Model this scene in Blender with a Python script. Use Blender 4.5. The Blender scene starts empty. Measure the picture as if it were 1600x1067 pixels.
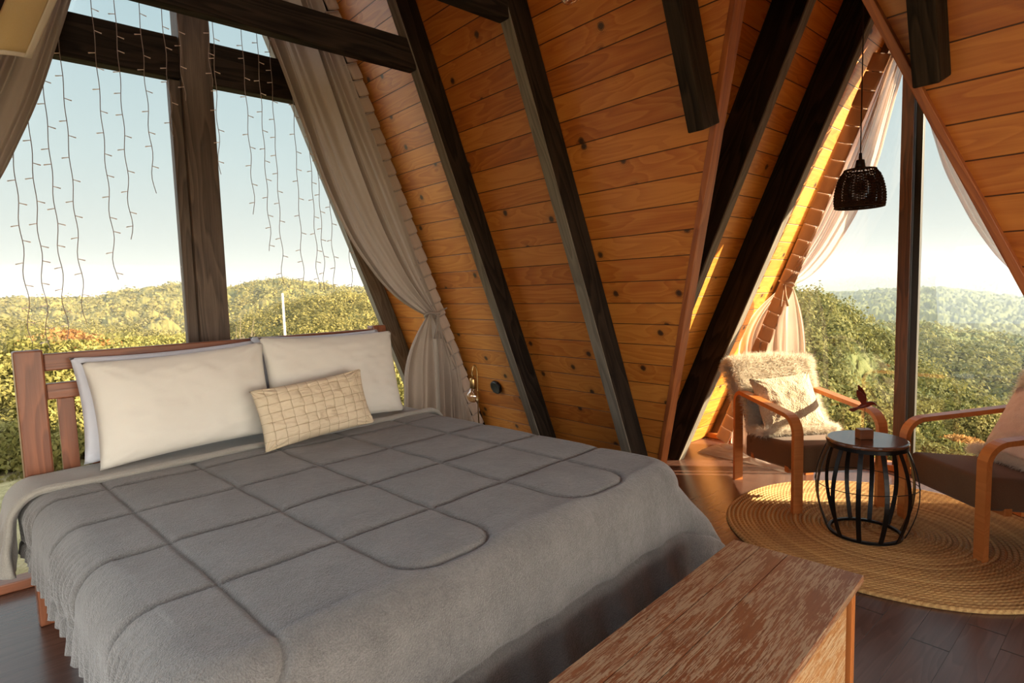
import bpy, bmesh, math, random
import numpy as np
from mathutils import Vector, Matrix, noise
random.seed(7); rng = np.random.default_rng(7)
S = bpy.context.scene
COL = S.collection
PI = math.pi
def R(a): return math.radians(a)

# ------------------------------------------------------------------ helpers
def tag(o, label=None, cat=None, group=None, kind=None):
    if label: o['label'] = label
    if cat: o['category'] = cat
    if group: o['group'] = group
    if kind: o['kind'] = kind
    return o

def link(o, parent=None):
    COL.objects.link(o)
    if parent is not None: o.parent = parent
    return o

def mesh_obj(name, verts, faces, mat, parent=None, smooth=False, uv=None):
    me = bpy.data.meshes.new(name)
    if isinstance(verts, np.ndarray): verts = verts.tolist()
    if isinstance(faces, np.ndarray): faces = faces.tolist()
    me.from_pydata(verts, [], faces)
    me.update()
    if smooth: me.polygons.foreach_set('use_smooth', [True] * len(me.polygons))
    if mat: me.materials.append(mat)
    o = bpy.data.objects.new(name, me)
    return link(o, parent)

def fast_mesh(name, V, F, mat, parent=None, smooth=False, attr=None):
    """numpy mesh of quads or triangles; attr = per-vertex float values"""
    me = bpy.data.meshes.new(name)
    V = np.asarray(V, np.float32); F = np.asarray(F, np.int32)
    k = F.shape[1]
    me.vertices.add(len(V)); me.vertices.foreach_set('co', V.ravel())
    me.loops.add(F.size); me.loops.foreach_set('vertex_index', F.ravel())
    me.polygons.add(len(F))
    me.polygons.foreach_set('loop_start', np.arange(0, F.size, k, dtype=np.int32))
    me.polygons.foreach_set('loop_total', np.full(len(F), k, np.int32))
    if smooth: me.polygons.foreach_set('use_smooth', np.ones(len(F), bool))
    me.update(calc_edges=True)
    if attr is not None:
        a = me.attributes.new('tone', 'FLOAT', 'POINT'); a.data.foreach_set('value', np.asarray(attr, np.float32))
    me.validate()
    me.materials.append(mat)
    o = bpy.data.objects.new(name, me)
    return link(o, parent)

def grid_faces(n, m, wrap=False):
    """n rows, m columns"""
    i = np.arange(n - 1)[:, None]; j = np.arange(m if wrap else m - 1)[None, :]
    j2 = (j + 1) % m
    a = i * m + j; b = i * m + j2; c = (i + 1) * m + j2; d = (i + 1) * m + j
    return np.stack([a + 0 * b, b, c, d], -1).reshape(-1, 4)

def empty(name, loc, rz=0, label=None, cat=None, group=None, parent=None):
    o = bpy.data.objects.new(name, None); o.empty_display_size = .1
    o.location = loc; o.rotation_euler = (0, 0, rz)
    link(o, parent); tag(o, label, cat, group); return o

def finish(bm, name, mat, parent=None, smooth=False):
    me = bpy.data.meshes.new(name); bm.normal_update(); bm.to_mesh(me); bm.free()
    if smooth: me.polygons.foreach_set('use_smooth', [True] * len(me.polygons))
    me.materials.append(mat)
    o = bpy.data.objects.new(name, me)
    return link(o, parent)

def bm_box(bm, x0, x1, y0, y1, z0, z1, bev=0.0, seg=2, mtx=None):
    t = bmesh.new()
    bmesh.ops.create_cube(t, size=1)
    for v in t.verts:
        v.co = Vector(((x0 + x1) / 2 + v.co.x * (x1 - x0), (y0 + y1) / 2 + v.co.y * (y1 - y0), (z0 + z1) / 2 + v.co.z * (z1 - z0)))
    if bev > 0: bmesh.ops.bevel(t, geom=t.edges[:], offset=bev, segments=seg, profile=.5, affect='EDGES')
    if mtx is not None: t.transform(mtx)
    me = bpy.data.meshes.new('t'); t.to_mesh(me); t.free(); bm.from_mesh(me); bpy.data.meshes.remove(me)

def box(name, x0, x1, y0, y1, z0, z1, mat, parent=None, bev=0.004, seg=2, mtx=None):
    bm = bmesh.new(); bm_box(bm, x0, x1, y0, y1, z0, z1, bev, seg, mtx)
    return finish(bm, name, mat, parent)

def tube_data(pts, r, n=8, closed=False, flat=None):
    """sweep; r scalar or list; flat=(a,b) rectangular half sizes with 'side' vector"""
    P = [Vector(p) for p in pts]; N = len(P); V = []; F = []
    prev = None
    for i in range(N):
        if closed: t = (P[(i + 1) % N] - P[i - 1])
        else: t = P[min(i + 1, N - 1)] - P[max(i - 1, 0)]
        t.normalize()
        if prev is None:
            a = Vector((0, 0, 1)) if abs(t.z) < .9 else Vector((1, 0, 0))
            u = t.cross(a).normalized()
        else:
            u = (prev - t * prev.dot(t)).normalized()
        prev = u; w = t.cross(u)
        rr = r[i] if hasattr(r, '__len__') else r
        for k in range(n):
            an = 2 * PI * k / n
            V.append(P[i] + (u * math.cos(an) + w * math.sin(an)) * rr)
    M = N if closed else N - 1
    for i in range(M):
        for k in range(n):
            a = i * n + k; b = i * n + (k + 1) % n; c = ((i + 1) % N) * n + (k + 1) % n; d = ((i + 1) % N) * n + k
            F.append((a, b, c, d))
    if not closed:
        F.append(tuple(range(n))[::-1]); F.append(tuple((N - 1) * n + k for k in range(n)))
    return [tuple(v) for v in V], F

class MB:
    def __init__(s): s.V = []; s.F = []
    def add(s, V, F):
        o = len(s.V); s.V += [tuple(v) for v in V]; s.F += [tuple(i + o for i in f) for f in F]; return s
    def tube(s, pts, r, n=8, closed=False): return s.add(*tube_data(pts, r, n, closed))
    def lathe(s, prof, n=32, c=(0, 0, 0), cap=False):
        V = []; F = []
        for (r, z) in prof:
            for k in range(n):
                a = 2 * PI * k / n; V.append((c[0] + r * math.cos(a), c[1] + r * math.sin(a), c[2] + z))
        for i in range(len(prof) - 1):
            for k in range(n):
                F.append((i * n + k, i * n + (k + 1) % n, (i + 1) * n + (k + 1) % n, (i + 1) * n + k))
        if cap:
            F.append(tuple(range(n))[::-1]); F.append(tuple((len(prof) - 1) * n + k for k in range(n)))
        return s.add(V, F)
    def strip(s, pts, side, w, t):
        """rectangular section sweep along pts: half width w along side, half thickness t along normal"""
        P = [Vector(p) for p in pts]; sd = Vector(side).normalized(); V = []; F = []; N = len(P)
        for i in range(N):
            tg = (P[min(i + 1, N - 1)] - P[max(i - 1, 0)]).normalized()
            sv = (sd - tg * sd.dot(tg)).normalized(); nn = tg.cross(sv)
            for (a, b) in ((-1, -1), (1, -1), (1, 1), (-1, 1)): V.append(P[i] + sv * a * w + nn * b * t)
        for i in range(N - 1):
            for k in range(4): F.append((i * 4 + k, i * 4 + (k + 1) % 4, i * 4 + 4 + (k + 1) % 4, i * 4 + 4 + k))
        F.append((3, 2, 1, 0)); F.append(tuple((N - 1) * 4 + k for k in range(4)))
        return s.add(V, F)
    def build(s, name, mat, parent=None, smooth=False):
        o = mesh_obj(name, s.V, s.F, mat, parent, smooth); return o

def copy_tree(o, parent=None):
    c = o.copy(); COL.objects.link(c)
    if parent is not None: c.parent = parent
    for ch in list(o.children): copy_tree(ch, c)
    return c

# ------------------------------------------------------------------ materials
class NT:
    def __init__(s, name):
        s.m = bpy.data.materials.new(name); s.m.use_nodes = True
        s.t = s.m.node_tree; s.n = s.t.nodes; s.l = s.t.links
        s.n.clear(); s.out = s.n.new('ShaderNodeOutputMaterial')
    def N(s, ty, **kw):
        n = s.n.new('ShaderNode' + ty)
        for k, v in kw.items():
            if k.startswith('i_'):
                key = k[2:]; key = int(key) if key.isdigit() else key.replace('_', ' ')
                s.set(n.inputs[key], v)
            else: setattr(n, k, v)
        return n
    def set(s, inp, v):
        if isinstance(v, bpy.types.NodeSocket): s.l.new(v, inp)
        else:
            if hasattr(inp.default_value, '__len__') and hasattr(v, '__len__') and len(v) == 3 and len(inp.default_value) == 4: v = (*v, 1)
            inp.default_value = v
    def math(s, op, a, b=0.0, c=None, clamp=False):
        n = s.N('Math', operation=op); n.use_clamp = clamp; s.set(n.inputs[0], a); s.set(n.inputs[1], b)
        if c is not None: s.set(n.inputs[2], c)
        return n.outputs[0]
    def co(s, kind='Object'): return s.N('TexCoord').outputs[kind]
    def sep(s, v):
        n = s.N('SeparateXYZ'); s.l.new(v, n.inputs[0]); return n.outputs
    def comb(s, x, y, z):
        n = s.N('CombineXYZ'); s.set(n.inputs[0], x); s.set(n.inputs[1], y); s.set(n.inputs[2], z); return n.outputs[0]
    def mapping(s, v, scale=(1, 1, 1), loc=(0, 0, 0), rot=(0, 0, 0)):
        n = s.N('Mapping'); s.l.new(v, n.inputs[0]); n.inputs['Scale'].default_value = scale
        n.inputs['Location'].default_value = loc; n.inputs['Rotation'].default_value = rot; return n.outputs[0]
    def noise(s, v, scale, detail=3, rough=.5, dist=0.0, out='Fac'):
        n = s.N('TexNoise'); s.l.new(v, n.inputs['Vector']); n.inputs['Scale'].default_value = scale
        n.inputs['Detail'].default_value = detail; n.inputs['Roughness'].default_value = rough; n.inputs['Distortion'].default_value = dist
        return n.outputs[out]
    def ramp(s, f, stops, interp='LINEAR'):
        n = s.N('ValToRGB'); s.l.new(f, n.inputs[0]); cr = n.color_ramp; cr.interpolation = interp
        while len(cr.elements) < len(stops): cr.elements.new(.5)
        for e, (p, c) in zip(cr.elements, stops):
            e.position = p; e.color = (c, c, c, 1) if not hasattr(c, '__len__') else (*c, 1)
        return n.outputs[0]
    def mix(s, f, a, b, blend='MIX'):
        n = s.N('Mix', data_type='RGBA', blend_type=blend); s.set(n.inputs[0], f); s.set(n.inputs[6], a); s.set(n.inputs[7], b); return n.outputs[2]
    def bump(s, h, strength=.3, dist=.01, normal=None):
        n = s.N('Bump'); s.l.new(h, n.inputs['Height']); n.inputs['Strength'].default_value = strength; n.inputs['Distance'].default_value = dist
        if normal is not None: s.l.new(normal, n.inputs['Normal'])
        return n.outputs[0]
    def bsdf(s, col, rough=.6, bump=None, **kw):
        n = s.N('BsdfPrincipled'); s.set(n.inputs['Base Color'], col); s.set(n.inputs['Roughness'], rough)
        if bump is not None: s.l.new(bump, n.inputs['Normal'])
        for k, v in kw.items(): s.set(n.inputs[k.replace('_', ' ')], v)
        s.l.new(n.outputs[0], s.out.inputs[0]); return n

def plain(name, col, rough=.6, metal=0.0, **kw):
    t = NT(name); t.bsdf(col, rough, Metallic=metal, **kw); return t.m

def boards(name, bw, dark, mid, light, rough=.42, gap=.035, knots=True, tint=.25, coat=.0, len_=None):
    """boards running along object x, stacked along object y"""
    t = NT(name); c = t.co(); x, y, z = t.sep(c)
    q = t.math('DIVIDE', y, bw); idn = t.math('FLOOR', q); fr = t.math('FRACT', q)
    if len_:
        off = t.N('TexWhiteNoise', noise_dimensions='1D'); t.l.new(idn, off.inputs['W'])
        xs = t.math('ADD', t.math('DIVIDE', x, len_), off.outputs[0]); seg = t.math('FLOOR', xs); fx = t.math('FRACT', xs)
        idn = t.math('ADD', t.math('MULTIPLY', idn, 7.31), seg)
    wn = t.N('TexWhiteNoise', noise_dimensions='1D'); t.l.new(idn, wn.inputs['W']); r1 = wn.outputs[0]
    v = t.comb(t.math('ADD', x, t.math('MULTIPLY', r1, 37.)), y, t.math('MULTIPLY', r1, 11.))
    # knots
    if knots:
        vm = t.mapping(v, (2.1, 6.6, 0.0))
        vo = t.N('TexVoronoi', voronoi_dimensions='2D', feature='F1'); t.l.new(vm, vo.inputs['Vector']); vo.inputs['Scale'].default_value = 1; vo.inputs['Randomness'].default_value = .85
        gate = t.math('GREATER_THAN', t.sep(vo.outputs['Color'])[0], .56)
        # recover a rounder distance
        pv = t.N('VectorMath', operation='SUBTRACT'); t.l.new(vm, pv.inputs[0]); t.l.new(vo.outputs['Position'], pv.inputs[1])
        dx, dy, _ = t.sep(pv.outputs[0])
        dd = t.math('SQRT', t.math('ADD', t.math('POWER', t.math('DIVIDE', dx, 2.1), 2.), t.math('POWER', t.math('DIVIDE', dy, 6.6), 2.)))
        dd = t.math('ADD', dd, t.math('MULTIPLY', t.math('SUBTRACT', t.noise(v, 60, 2), .5), .008))
        kn = t.math('MULTIPLY', t.ramp(dd, [(0, 1), (.012, 1), (.023, 0)]), gate)
        ring = t.math('MULTIPLY', t.math('MULTIPLY', t.math('ADD', t.math('SINE', t.math('MULTIPLY', dd, 750.)), 1.), .5), t.math('MULTIPLY', t.ramp(dd, [(.015, 1), (.055, 0)]), gate))
        pull = t.math('MULTIPLY', t.ramp(dd, [(0, 1), (.12, 0)]), gate)
    g0 = t.noise(t.mapping(v, (.9, 6.5, 1)), 1.0, 2, .4)
    if knots: g0 = t.math('ADD', g0, t.math('MULTIPLY', pull, .12))
    g = t.math('FRACT', t.math('MULTIPLY', g0, 13.))
    g = t.ramp(g, [(0, .45), (.55, .75), (.88, 1.), (1, .45)])
    fine = t.noise(t.mapping(v, (3, 120, 1)), 1.0, 3, .6)
    blot = t.noise(t.mapping(v, (1.2, 3, 1)), 1.0, 3, .5)
    f = t.math('ADD', t.math('MULTIPLY', g, .40), t.math('ADD', t.math('MULTIPLY', fine, .35), t.math('MULTIPLY', blot, .45)))
    f = t.math('SUBTRACT', f, t.math('MULTIPLY', t.math('SUBTRACT', r1, .5), -tint))
    col = t.ramp(f, [(.28, dark), (.55, mid), (.85, light)])
    if knots:
        col = t.mix(t.math('MULTIPLY', ring, .55), col, tuple(.45 * a for a in dark))
        col = t.mix(t.math('MULTIPLY', kn, .92), col, (.022, .008, .004))
    edge = t.math('MINIMUM', fr, t.math('SUBTRACT', 1., fr))
    gr = t.ramp(edge, [(gap * .35, 0), (gap, 1)])
    if len_:
        e2 = t.math('MINIMUM', fx, t.math('SUBTRACT', 1., fx)); gr = t.math('MULTIPLY', gr, t.ramp(e2, [(.0006, 0), (.0018, 1)]))
    col = t.mix(gr, tuple(.16 * a for a in dark), col)
    h = t.math('ADD', t.math('MULTIPLY', gr, 1.0), t.math('MULTIPLY', fine, .10))
    t.bsdf(col, rough, t.bump(h, .55 if knots else .10, .006), Coat_Weight=coat, Coat_Roughness=.25)
    return t.m

def timber(name, a, b, rough=.55, sc=1., bump=.35, spec=.5):
    """grain along object x"""
    t = NT(name); c = t.co(); oi = t.N('ObjectInfo').outputs['Random']
    v0 = t.N('VectorMath', operation='ADD'); t.l.new(c, v0.inputs[0]); t.l.new(t.comb(t.math('MULTIPLY', oi, 31.), oi, t.math('MULTIPLY', oi, 5.)), v0.inputs[1])
    v = v0.outputs[0]
    g0 = t.noise(t.mapping(v, (.8, 7 * sc, 7 * sc)), 1., 2, .4)
    g = t.ramp(t.math('FRACT', t.math('MULTIPLY', g0, 11.)), [(0, .1), (.6, .7), (.85, 1), (1, .1)])
    fine = t.noise(t.mapping(v, (4, 110 * sc, 110 * sc)), 1., 3, .65)
    big = t.noise(v, 3, 3)
    f = t.math('ADD', t.math('MULTIPLY', g, .35), t.math('ADD', t.math('MULTIPLY', fine, .45), t.math('MULTIPLY', big, .3)))
    col = t.ramp(f, [(.3, a), (.8, b)])
    t.bsdf(col, rough, t.bump(t.math('ADD', fine, t.math('MULTIPLY', g, .3)), bump, .004), Specular_IOR_Level=spec)
    return t.m

def cloth(name, col, col2=None, rough=.9, scale=900, bump=.25, trans=0.0, sheen=.3, transp=0.0, coords='Object', bd=.002):
    t = NT(name); c = t.co(coords); n = t.noise(c, scale, 2, .6); n2 = t.noise(c, 6, 3)
    cc = t.mix(t.ramp(t.math('ADD', t.math('MULTIPLY', n, .6), t.math('MULTIPLY', n2, .4)), [(.3, 0), (.7, 1)]), col, col2 or tuple(min(1, a * 1.2) for a in col))
    b = t.bsdf(cc, rough, t.bump(n, bump, bd), Sheen_Weight=sheen, Specular_IOR_Level=.2)
    last = b.outputs[0]
    if trans > 0:
        tr = t.N('BsdfTranslucent'); t.l.new(cc, tr.inputs[0]); mx = t.N('MixShader'); mx.inputs[0].default_value = trans
        t.l.new(last, mx.inputs[1]); t.l.new(tr.outputs[0], mx.inputs[2]); last = mx.outputs[0]
    if transp > 0:
        tr = t.N('BsdfTransparent'); mx = t.N('MixShader'); mx.inputs[0].default_value = transp
        t.l.new(last, mx.inputs[1]); t.l.new(tr.outputs[0], mx.inputs[2]); last = mx.outputs[0]
    t.l.new(last, t.out.inputs[0]); return t.m

def glass_mat(name, tintc=(1, 1, 1), refl=1.0, base=.10):
    t = NT(name)
    tr = t.N('BsdfTransparent'); tr.inputs[0].default_value = (*tintc, 1)
    gl = t.N('BsdfGlossy'); gl.inputs['Roughness'].default_value = 0.0; gl.inputs[0].default_value = (1, 1, 1, 1)
    lw = t.N('LayerWeight'); lw.inputs[0].default_value = .5; fz = t.math('ADD', t.math('MULTIPLY', t.math('POWER', lw.outputs['Facing'], 5.), .90), base)
    mx = t.N('MixShader'); t.l.new(t.math('MULTIPLY', fz, refl, clamp=True), mx.inputs[0])
    t.l.new(tr.outputs[0], mx.inputs[1]); t.l.new(gl.outputs[0], mx.inputs[2]); t.l.new(mx.outputs[0], t.out.inputs[0])
    return t.m

M = {}
M['pine'] = boards('pine_boards', .128, (.22, .050, .005), (.40, .110, .011), (.54, .195, .030), rough=.45, coat=.12, gap=.025)
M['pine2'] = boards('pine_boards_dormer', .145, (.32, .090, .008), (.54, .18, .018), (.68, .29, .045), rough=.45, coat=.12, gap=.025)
M['floor'] = boards('floor_boards', .125, (.060, .026, .018), (.085, .040, .028), (.115, .058, .042), rough=.24, gap=.008, knots=False, tint=.12, len_=1.3)
M['dark'] = timber('dark_beam', (.006, .004, .003), (.036, .024, .016), rough=.75, bump=.6, spec=.12)
M['greydark'] = timber('weathered_post', (.045, .030, .021), (.145, .102, .070), rough=.7, bump=.7)
M['sunlitwood'] = timber('sunlit_rafter_wood', (.10, .075, .05), (.26, .21, .15), rough=.8)  # outer rafter only: sunlight on it is put into the lighter wood colour
M['frame2'] = timber('brown_post', (.035, .014, .006), (.13, .055, .022), rough=.5)
M['trim'] = timber('red_trim', (.20, .045, .010), (.38, .11, .025), rough=.5)
M['bedwood'] = timber('bed_wood', (.13, .040, .018), (.27, .095, .042), rough=.38, bump=.15)
M['chairwood'] = timber('bent_wood', (.46, .14, .030), (.56, .19, .048), rough=.35, bump=.05)
M['black'] = plain('black_metal', (.012, .010, .009), .35, .6)
M['blackp'] = plain('black_plastic', (.01, .01, .01), .5)
M['brass'] = plain('brass', (.50, .33, .14), .3, 1.0)
M['gray_metal'] = plain('dark_frame_metal', (.03, .025, .02), .4, .4)
M['glass'] = glass_mat('window_glass', (.97, .985, .97), .9, .062)
M['glass1'] = glass_mat('bed_window_glass', (.97, .985, .97), .7, .008)
M['bulbglass'] = glass_mat('bulb_glass', (1, .86, .62), 2.2)
M['curtain'] = cloth('taupe_curtain', (.38, .305, .25), (.44, .36, .30), scale=600, trans=.28, sheen=.15)
M['header'] = cloth('curtain_heading', (.42, .31, .24), (.48, .36, .28), scale=600, trans=.1)
M['sheer'] = cloth('sheer_curtain', (.62, .49, .41), (.72, .58, .49), scale=700, trans=.55, transp=.22, sheen=.1)
M['header2'] = cloth('sheer_heading', (.50, .32, .21), (.60, .40, .27), scale=700, trans=.25)
M['pillow'] = cloth('white_cotton', (.66, .63, .565), (.72, .69, .62), scale=900, bump=.15)
M['pillowback'] = cloth('blue_white_cotton', (.58, .60, .68), (.64, .66, .72), scale=900, bump=.1)
M['comforter'] = cloth('grey_plush', (.125, .118, .113), (.25, .235, .225), scale=230, bump=.8, sheen=.45, bd=.006)
M['throw'] = cloth('beige_grey_blanket', (.27, .255, .225), (.36, .34, .30), scale=220, bump=.6, sheen=.4, bd=.004)
M['seat'] = cloth('brown_suede', (.120, .058, .026), (.17, .088, .042), scale=300, bump=.2, sheen=.12)
M['fleece'] = cloth('cream_fleece', (.46, .35, .22), (.68, .56, .40), scale=110, bump=1., bd=.010)
M['pinkfleece'] = cloth('blush_fleece', (.72, .52, .40), (.82, .63, .50), scale=190, bump=.8, bd=.005)
M['fur'] = cloth('white_fur', (.80, .72, .60), (.87, .80, .69), scale=40, bump=.2, trans=.35)
M['shadecloth'] = cloth('cream_cloth', (.74, .60, .30), (.80, .70, .46), scale=700, trans=.5)
M['shadehem'] = cloth('cream_hem', (.74, .70, .58), (.80, .77, .66), scale=700, trans=.3)
M['light_bulb'] = plain('fairy_bulb', (.75, .60, .50), .3)
M['wire'] = plain('fairy_wire', (.30, .24, .21), .5)

# ------------------------------------------------------------------ layout constants
C1 = 1 / math.tan(R(68.8)); X0 = 3.18        # main roof slope: X = X0 - C1 z
C2 = 1 / math.tan(R(66.0)); Y0 = 2.82; YC = 1.25   # cross gable slope: Y = Y0 - C2 z
XW = 4.88; YW = 3.72
TOP = 5.3

# floor
def struct(o, kind='structure'): o['kind'] = kind; return o
fl = mesh_obj('floor', [(-3, -3, 0), (5.02, -3, 0), (5.02, 3.76, 0), (-3, 3.76, 0), (-3, -3, -.12), (5.02, -3, -.12), (5.02, 3.76, -.12), (-3, 3.76, -.12)],
    [(0, 1, 2, 3), (7, 6, 5, 4), (0, 4, 5, 1), (1, 5, 6, 2), (2, 6, 7, 3), (3, 7, 4, 0)], M['floor'])
struct(fl)

def slab(name, origin, ax, ay, poly, mat, thick=.03):
    """polygon in local (x,y); local z = ax x ay is the room side; slab extends to -z"""
    ax = Vector(ax).normalized(); ay = Vector(ay).normalized(); az = ax.cross(ay)
    n = len(poly)
    V = [(p[0], p[1], 0) for p in poly] + [(p[0], p[1], -thick) for p in poly]
    F = [tuple(range(n)), tuple(range(2 * n - 1, n - 1, -1))] + [(i, i + n, (i + 1) % n + n, (i + 1) % n) for i in range(n)]
    o = mesh_obj(name, V, F, mat)
    o.matrix_world = Matrix(((ax.x, ay.x, az.x, origin[0]), (ax.y, ay.y, az.y, origin[1]), (ax.z, ay.z, az.z, origin[2]), (0, 0, 0, 1)))
    return o
# main right slope: local x = +Y world?, room normal must point to -X.   x = +Y, y = up-slope -> x cross y
k1 = math.sqrt(1 + C1 * C1); k2 = math.sqrt(1 + C2 * C2)
def P(Y, z): return (-Y, z * k1)        # local x = -Y
poly = [(-4.69, 0), (-2.23, 0), (-.965, 2.97), (.21, 0), (3.0, 0), (3.0, TOP), (-4.69, TOP)]
poly = [(x, z * k1) for x, z in poly]
w = slab('wall_right', (X0, 0, 0), (0, -1, 0), (-C1, 0, 1), poly, M['pine']); struct(w)
# left slope, whole only near the window, and upper back
XL = -1.30
w = slab('added_wall_back', (0, -2.9, 0), (-1, 0, 0), (0, 0, 1), [(-X0 + C1 * 1.95, 1.95), (-XL - C1 * 1.95, 1.95), (-XL - C1 * TOP, TOP), (-X0 + C1 * TOP, TOP)], M['pine']); struct(w)  # unseen upper part of the back, added to keep the upper planks dark
w = slab('wall_left', (XL, 0, 0), (0, 1, 0), (C1, 0, 1), [(2.4, 0), (4.69, 0), (4.69, TOP * k1), (-3, TOP * k1), (-3, 1.85 * k1), (2.4, 1.85 * k1)], M['pine']); struct(w)  # upper run away from the window is unseen, added to shade the planks
# cross gable slopes
ZR = (Y0 - YC) / C2
pl = [(X0 + .0, 0), (5.10, 0), (5.10, ZR * k2), (X0 - C1 * ZR, ZR * k2)]
w = slab('wall_gable_left', (0, Y0, 0), (1, 0, 0), (0, -C2, 1), pl, M['pine2']); struct(w)
YR = -.58
w = slab('wall_gable_right', (0, YR, 0), (-1, 0, 0), (0, C2, 1), [(-q0, q1) for q0, q1 in [(X0, 0), (5.10, 0), (5.10, (YC - YR) / C2 * k2), (X0 - C1 * (YC - YR) / C2, (YC - YR) / C2 * k2)]][::-1], M['pine2']); struct(w)

# ------------------------------------------------------------------ beams
def beam(name, p0, p1, w, d, side, mat, parent=None, bev=.006, ends=(0, 0)):
    """box of length |p1-p0| along local x; 'side' = direction of local y (width w). p0,p1 = centre line"""
    p0 = Vector(p0); p1 = Vector(p1); ax = (p1 - p0); L = ax.length; ax.normalize()
    ay = Vector(side); ay = (ay - ax * ay.dot(ax)).normalized(); az = ax.cross(ay)
    bm = bmesh.new(); bm_box(bm, 0, L, -w / 2, w / 2, -d / 2, d / 2, bev)
    for v in bm.verts:      # slanted cuts
        if v.co.x < L / 2: v.co.x += ends[0] * v.co.z
        else: v.co.x += ends[1] * v.co.z
    o = finish(bm, name, mat, parent)
    o.matrix_world = Matrix(((ax.x, ay.x, az.x, p0.x), (ax.y, ay.y, az.y, p0.y), (ax.z, ay.z, az.z, p0.z), (0, 0, 0, 1)))
    return o
M['strip'] = timber('lit_face_tone', (.10, .083, .062), (.20, .17, .13), rough=.8)  # paler than the beams: light on the rafters' inner faces painted as colour
def lit_strip(r_, w, d, L, sgn, t_=.008):  # thin strip added to a rafter so its inner face looks lit
    o = box('lit_face_strip', .0, L, -w / 2 + .002, w / 2 - .002, sgn * d / 2 if sgn > 0 else -d / 2 - t_, d / 2 + t_ if sgn > 0 else -d / 2, M['strip'], None, .001)
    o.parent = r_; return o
D1 = .14; W1 = .075
def main_rafter(ye, z0, z1, mat=None, d=D1, ends=(0, 0)):
    """ye = +Y edge; inner face on plane X0 - d*k1"""
    off = d / 2 * k1 + .001
    y = ye - W1 / 2
    r_ = beam('rafter', (X0 - off - C1 * z0, y, z0), (X0 - off - C1 * z1, y, z1), W1, d, (0, 1, 0), mat or M['dark'], ends=ends)
    if z0 < .5: lit_strip(r_, W1, d, (z1 - z0) * k1, 1)
    return r_
r = main_rafter(3.07, .0, 5.0); tag(r, 'dark rafter on the plank wall next to the grey curtain', 'beam')
r = main_rafter(2.25, .0, 5.0); tag(r, 'dark rafter in the middle of the plank wall, behind the bed', 'beam')
r = main_rafter(1.385, 2.06, 5.0); tag(r, 'short dark rafter ending above the left edge of the gable opening', 'beam')
r = main_rafter(.585, 2.03, 5.0); tag(r, 'short dark rafter at the upper right, cut off above the right trim board', 'beam')
r = main_rafter(3.93, .0, 5.0); tag(r, 'dark rafter just outside the glass, hidden by the grey curtain', 'beam')
r = main_rafter(4.71, .0, 5.0, M['sunlitwood']); tag(r, 'outer slanted rafter seen through the glass beside the gathered grey curtain', 'beam')
# collar beams
b = beam('collar_beam', (-.2, 3.035, 2.785), (1.965, 3.035, 2.785), .07, .17, (0, 1, 0), M['dark']); tag(b, 'long dark horizontal beam crossing in front of the bed window', 'beam')
b = beam('collar_beam', (-.2, 2.212, 2.785), (1.965, 2.212, 2.785), .07, .17, (0, 1, 0), M['dark']); tag(b, 'dark horizontal beam meeting the middle rafter at the top of the view', 'beam')
# cross gable rafters
D2 = .20; W2 = .075
def gable_rafter(xe, left=True, z1=3.25):
    off = D2 / 2 * k2 + .001; x = xe + W2 / 2
    if left: p0 = (x, Y0 - off, 0); p1 = (x, Y0 - off - C2 * z1, z1)
    else: p0 = (x, YR + off, 0); p1 = (x, YR + off + C2 * z1, z1)
    r_ = beam('gable_rafter', p0, p1, W2, D2, (1, 0, 0), M['dark']); lit_strip(r_, W2, D2, z1 * k2, -1 if left else 1); return r_
r = gable_rafter(3.28); tag(r, 'dark gable rafter right behind the left trim board', 'beam')
r = gable_rafter(4.05); tag(r, 'dark gable rafter leaning over the left armchair', 'beam')
r = beam('ridge_beam', (1.9, YC, ZR - .16), (XW, YC, ZR - .16), .08, .18, (0, 1, 0), M['dark']); tag(r, 'dark ridge beam at the top of the gable niche', 'beam')

# trims of the opening
def slope_pt(Y, z, off=0): return Vector((X0 - C1 * z, Y, z)) + Vector((-1, 0, -C1)).normalized() * off
nrm = Vector((-1, 0, -C1)).normalized()
b = beam('trim_left', slope_pt(2.225, .0, -.03), slope_pt(.965, 2.96, -.03), .028, .07, (0, -1, -.4), M['trim'], bev=.003); struct(b); b.name = 'trim_1'
b = beam('trim_right', slope_pt(-.205, .0, -.0), slope_pt(.965, 2.96, -.0), .028, .11, (0, 1, -.4), M['trim'], bev=.003); struct(b); b.name = 'trim_2'

# ------------------------------------------------------------------ window 1 (behind the bed)
w1 = empty('window_1', (0, YW, 0)); struct(w1)
def child(o, p):
    mw = o.matrix_world.copy(); o.parent = p; o.matrix_parent_inverse = Matrix.Translation(-p.location) if p.rotation_euler.z == 0 else p.matrix_basis.inverted(); return o
def slopeX(z): return X0 - C1 * z
gl = mesh_obj('pane', [(XL + .02, .03, .04), (X0 - .02, .03, .04), (X0 - C1 * 4.9, .03, 4.9), (XL + C1 * 4.9, .03, 4.9)], [(0, 1, 2, 3)], M['glass1'], w1)
def wb(name, x0, x1, y0, y1, z0, z1, mat, bev=.006):
    ax = 'z' if (z1 - z0) > (x1 - x0) else 'x'
    if ax == 'z':
        o = box(name, z0, z1, x0, x1, y0, y1, mat, w1, bev)
        o.matrix_parent_inverse = Matrix.Identity(4); o.matrix_basis = Matrix(((0, 1, 0, 0), (0, 0, 1, -YW), (1, 0, 0, 0), (0, 0, 0, 1)))
    else:
        o = box(name, x0, x1, y0 - YW, y1 - YW, z0, z1, mat, w1, bev)
    return o
wb('centre_post', .885, 1.045, 3.70, 3.86, 0.02, 4.9, M['greydark'])
wb('door_stile', .828, .884, 3.735, 3.80, .04, 2.62, M['greydark'], .003)
wb('transom', XL + C1 * 2.9, .884, 3.715, 3.80, 2.625, 2.85, M['dark'])
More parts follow.
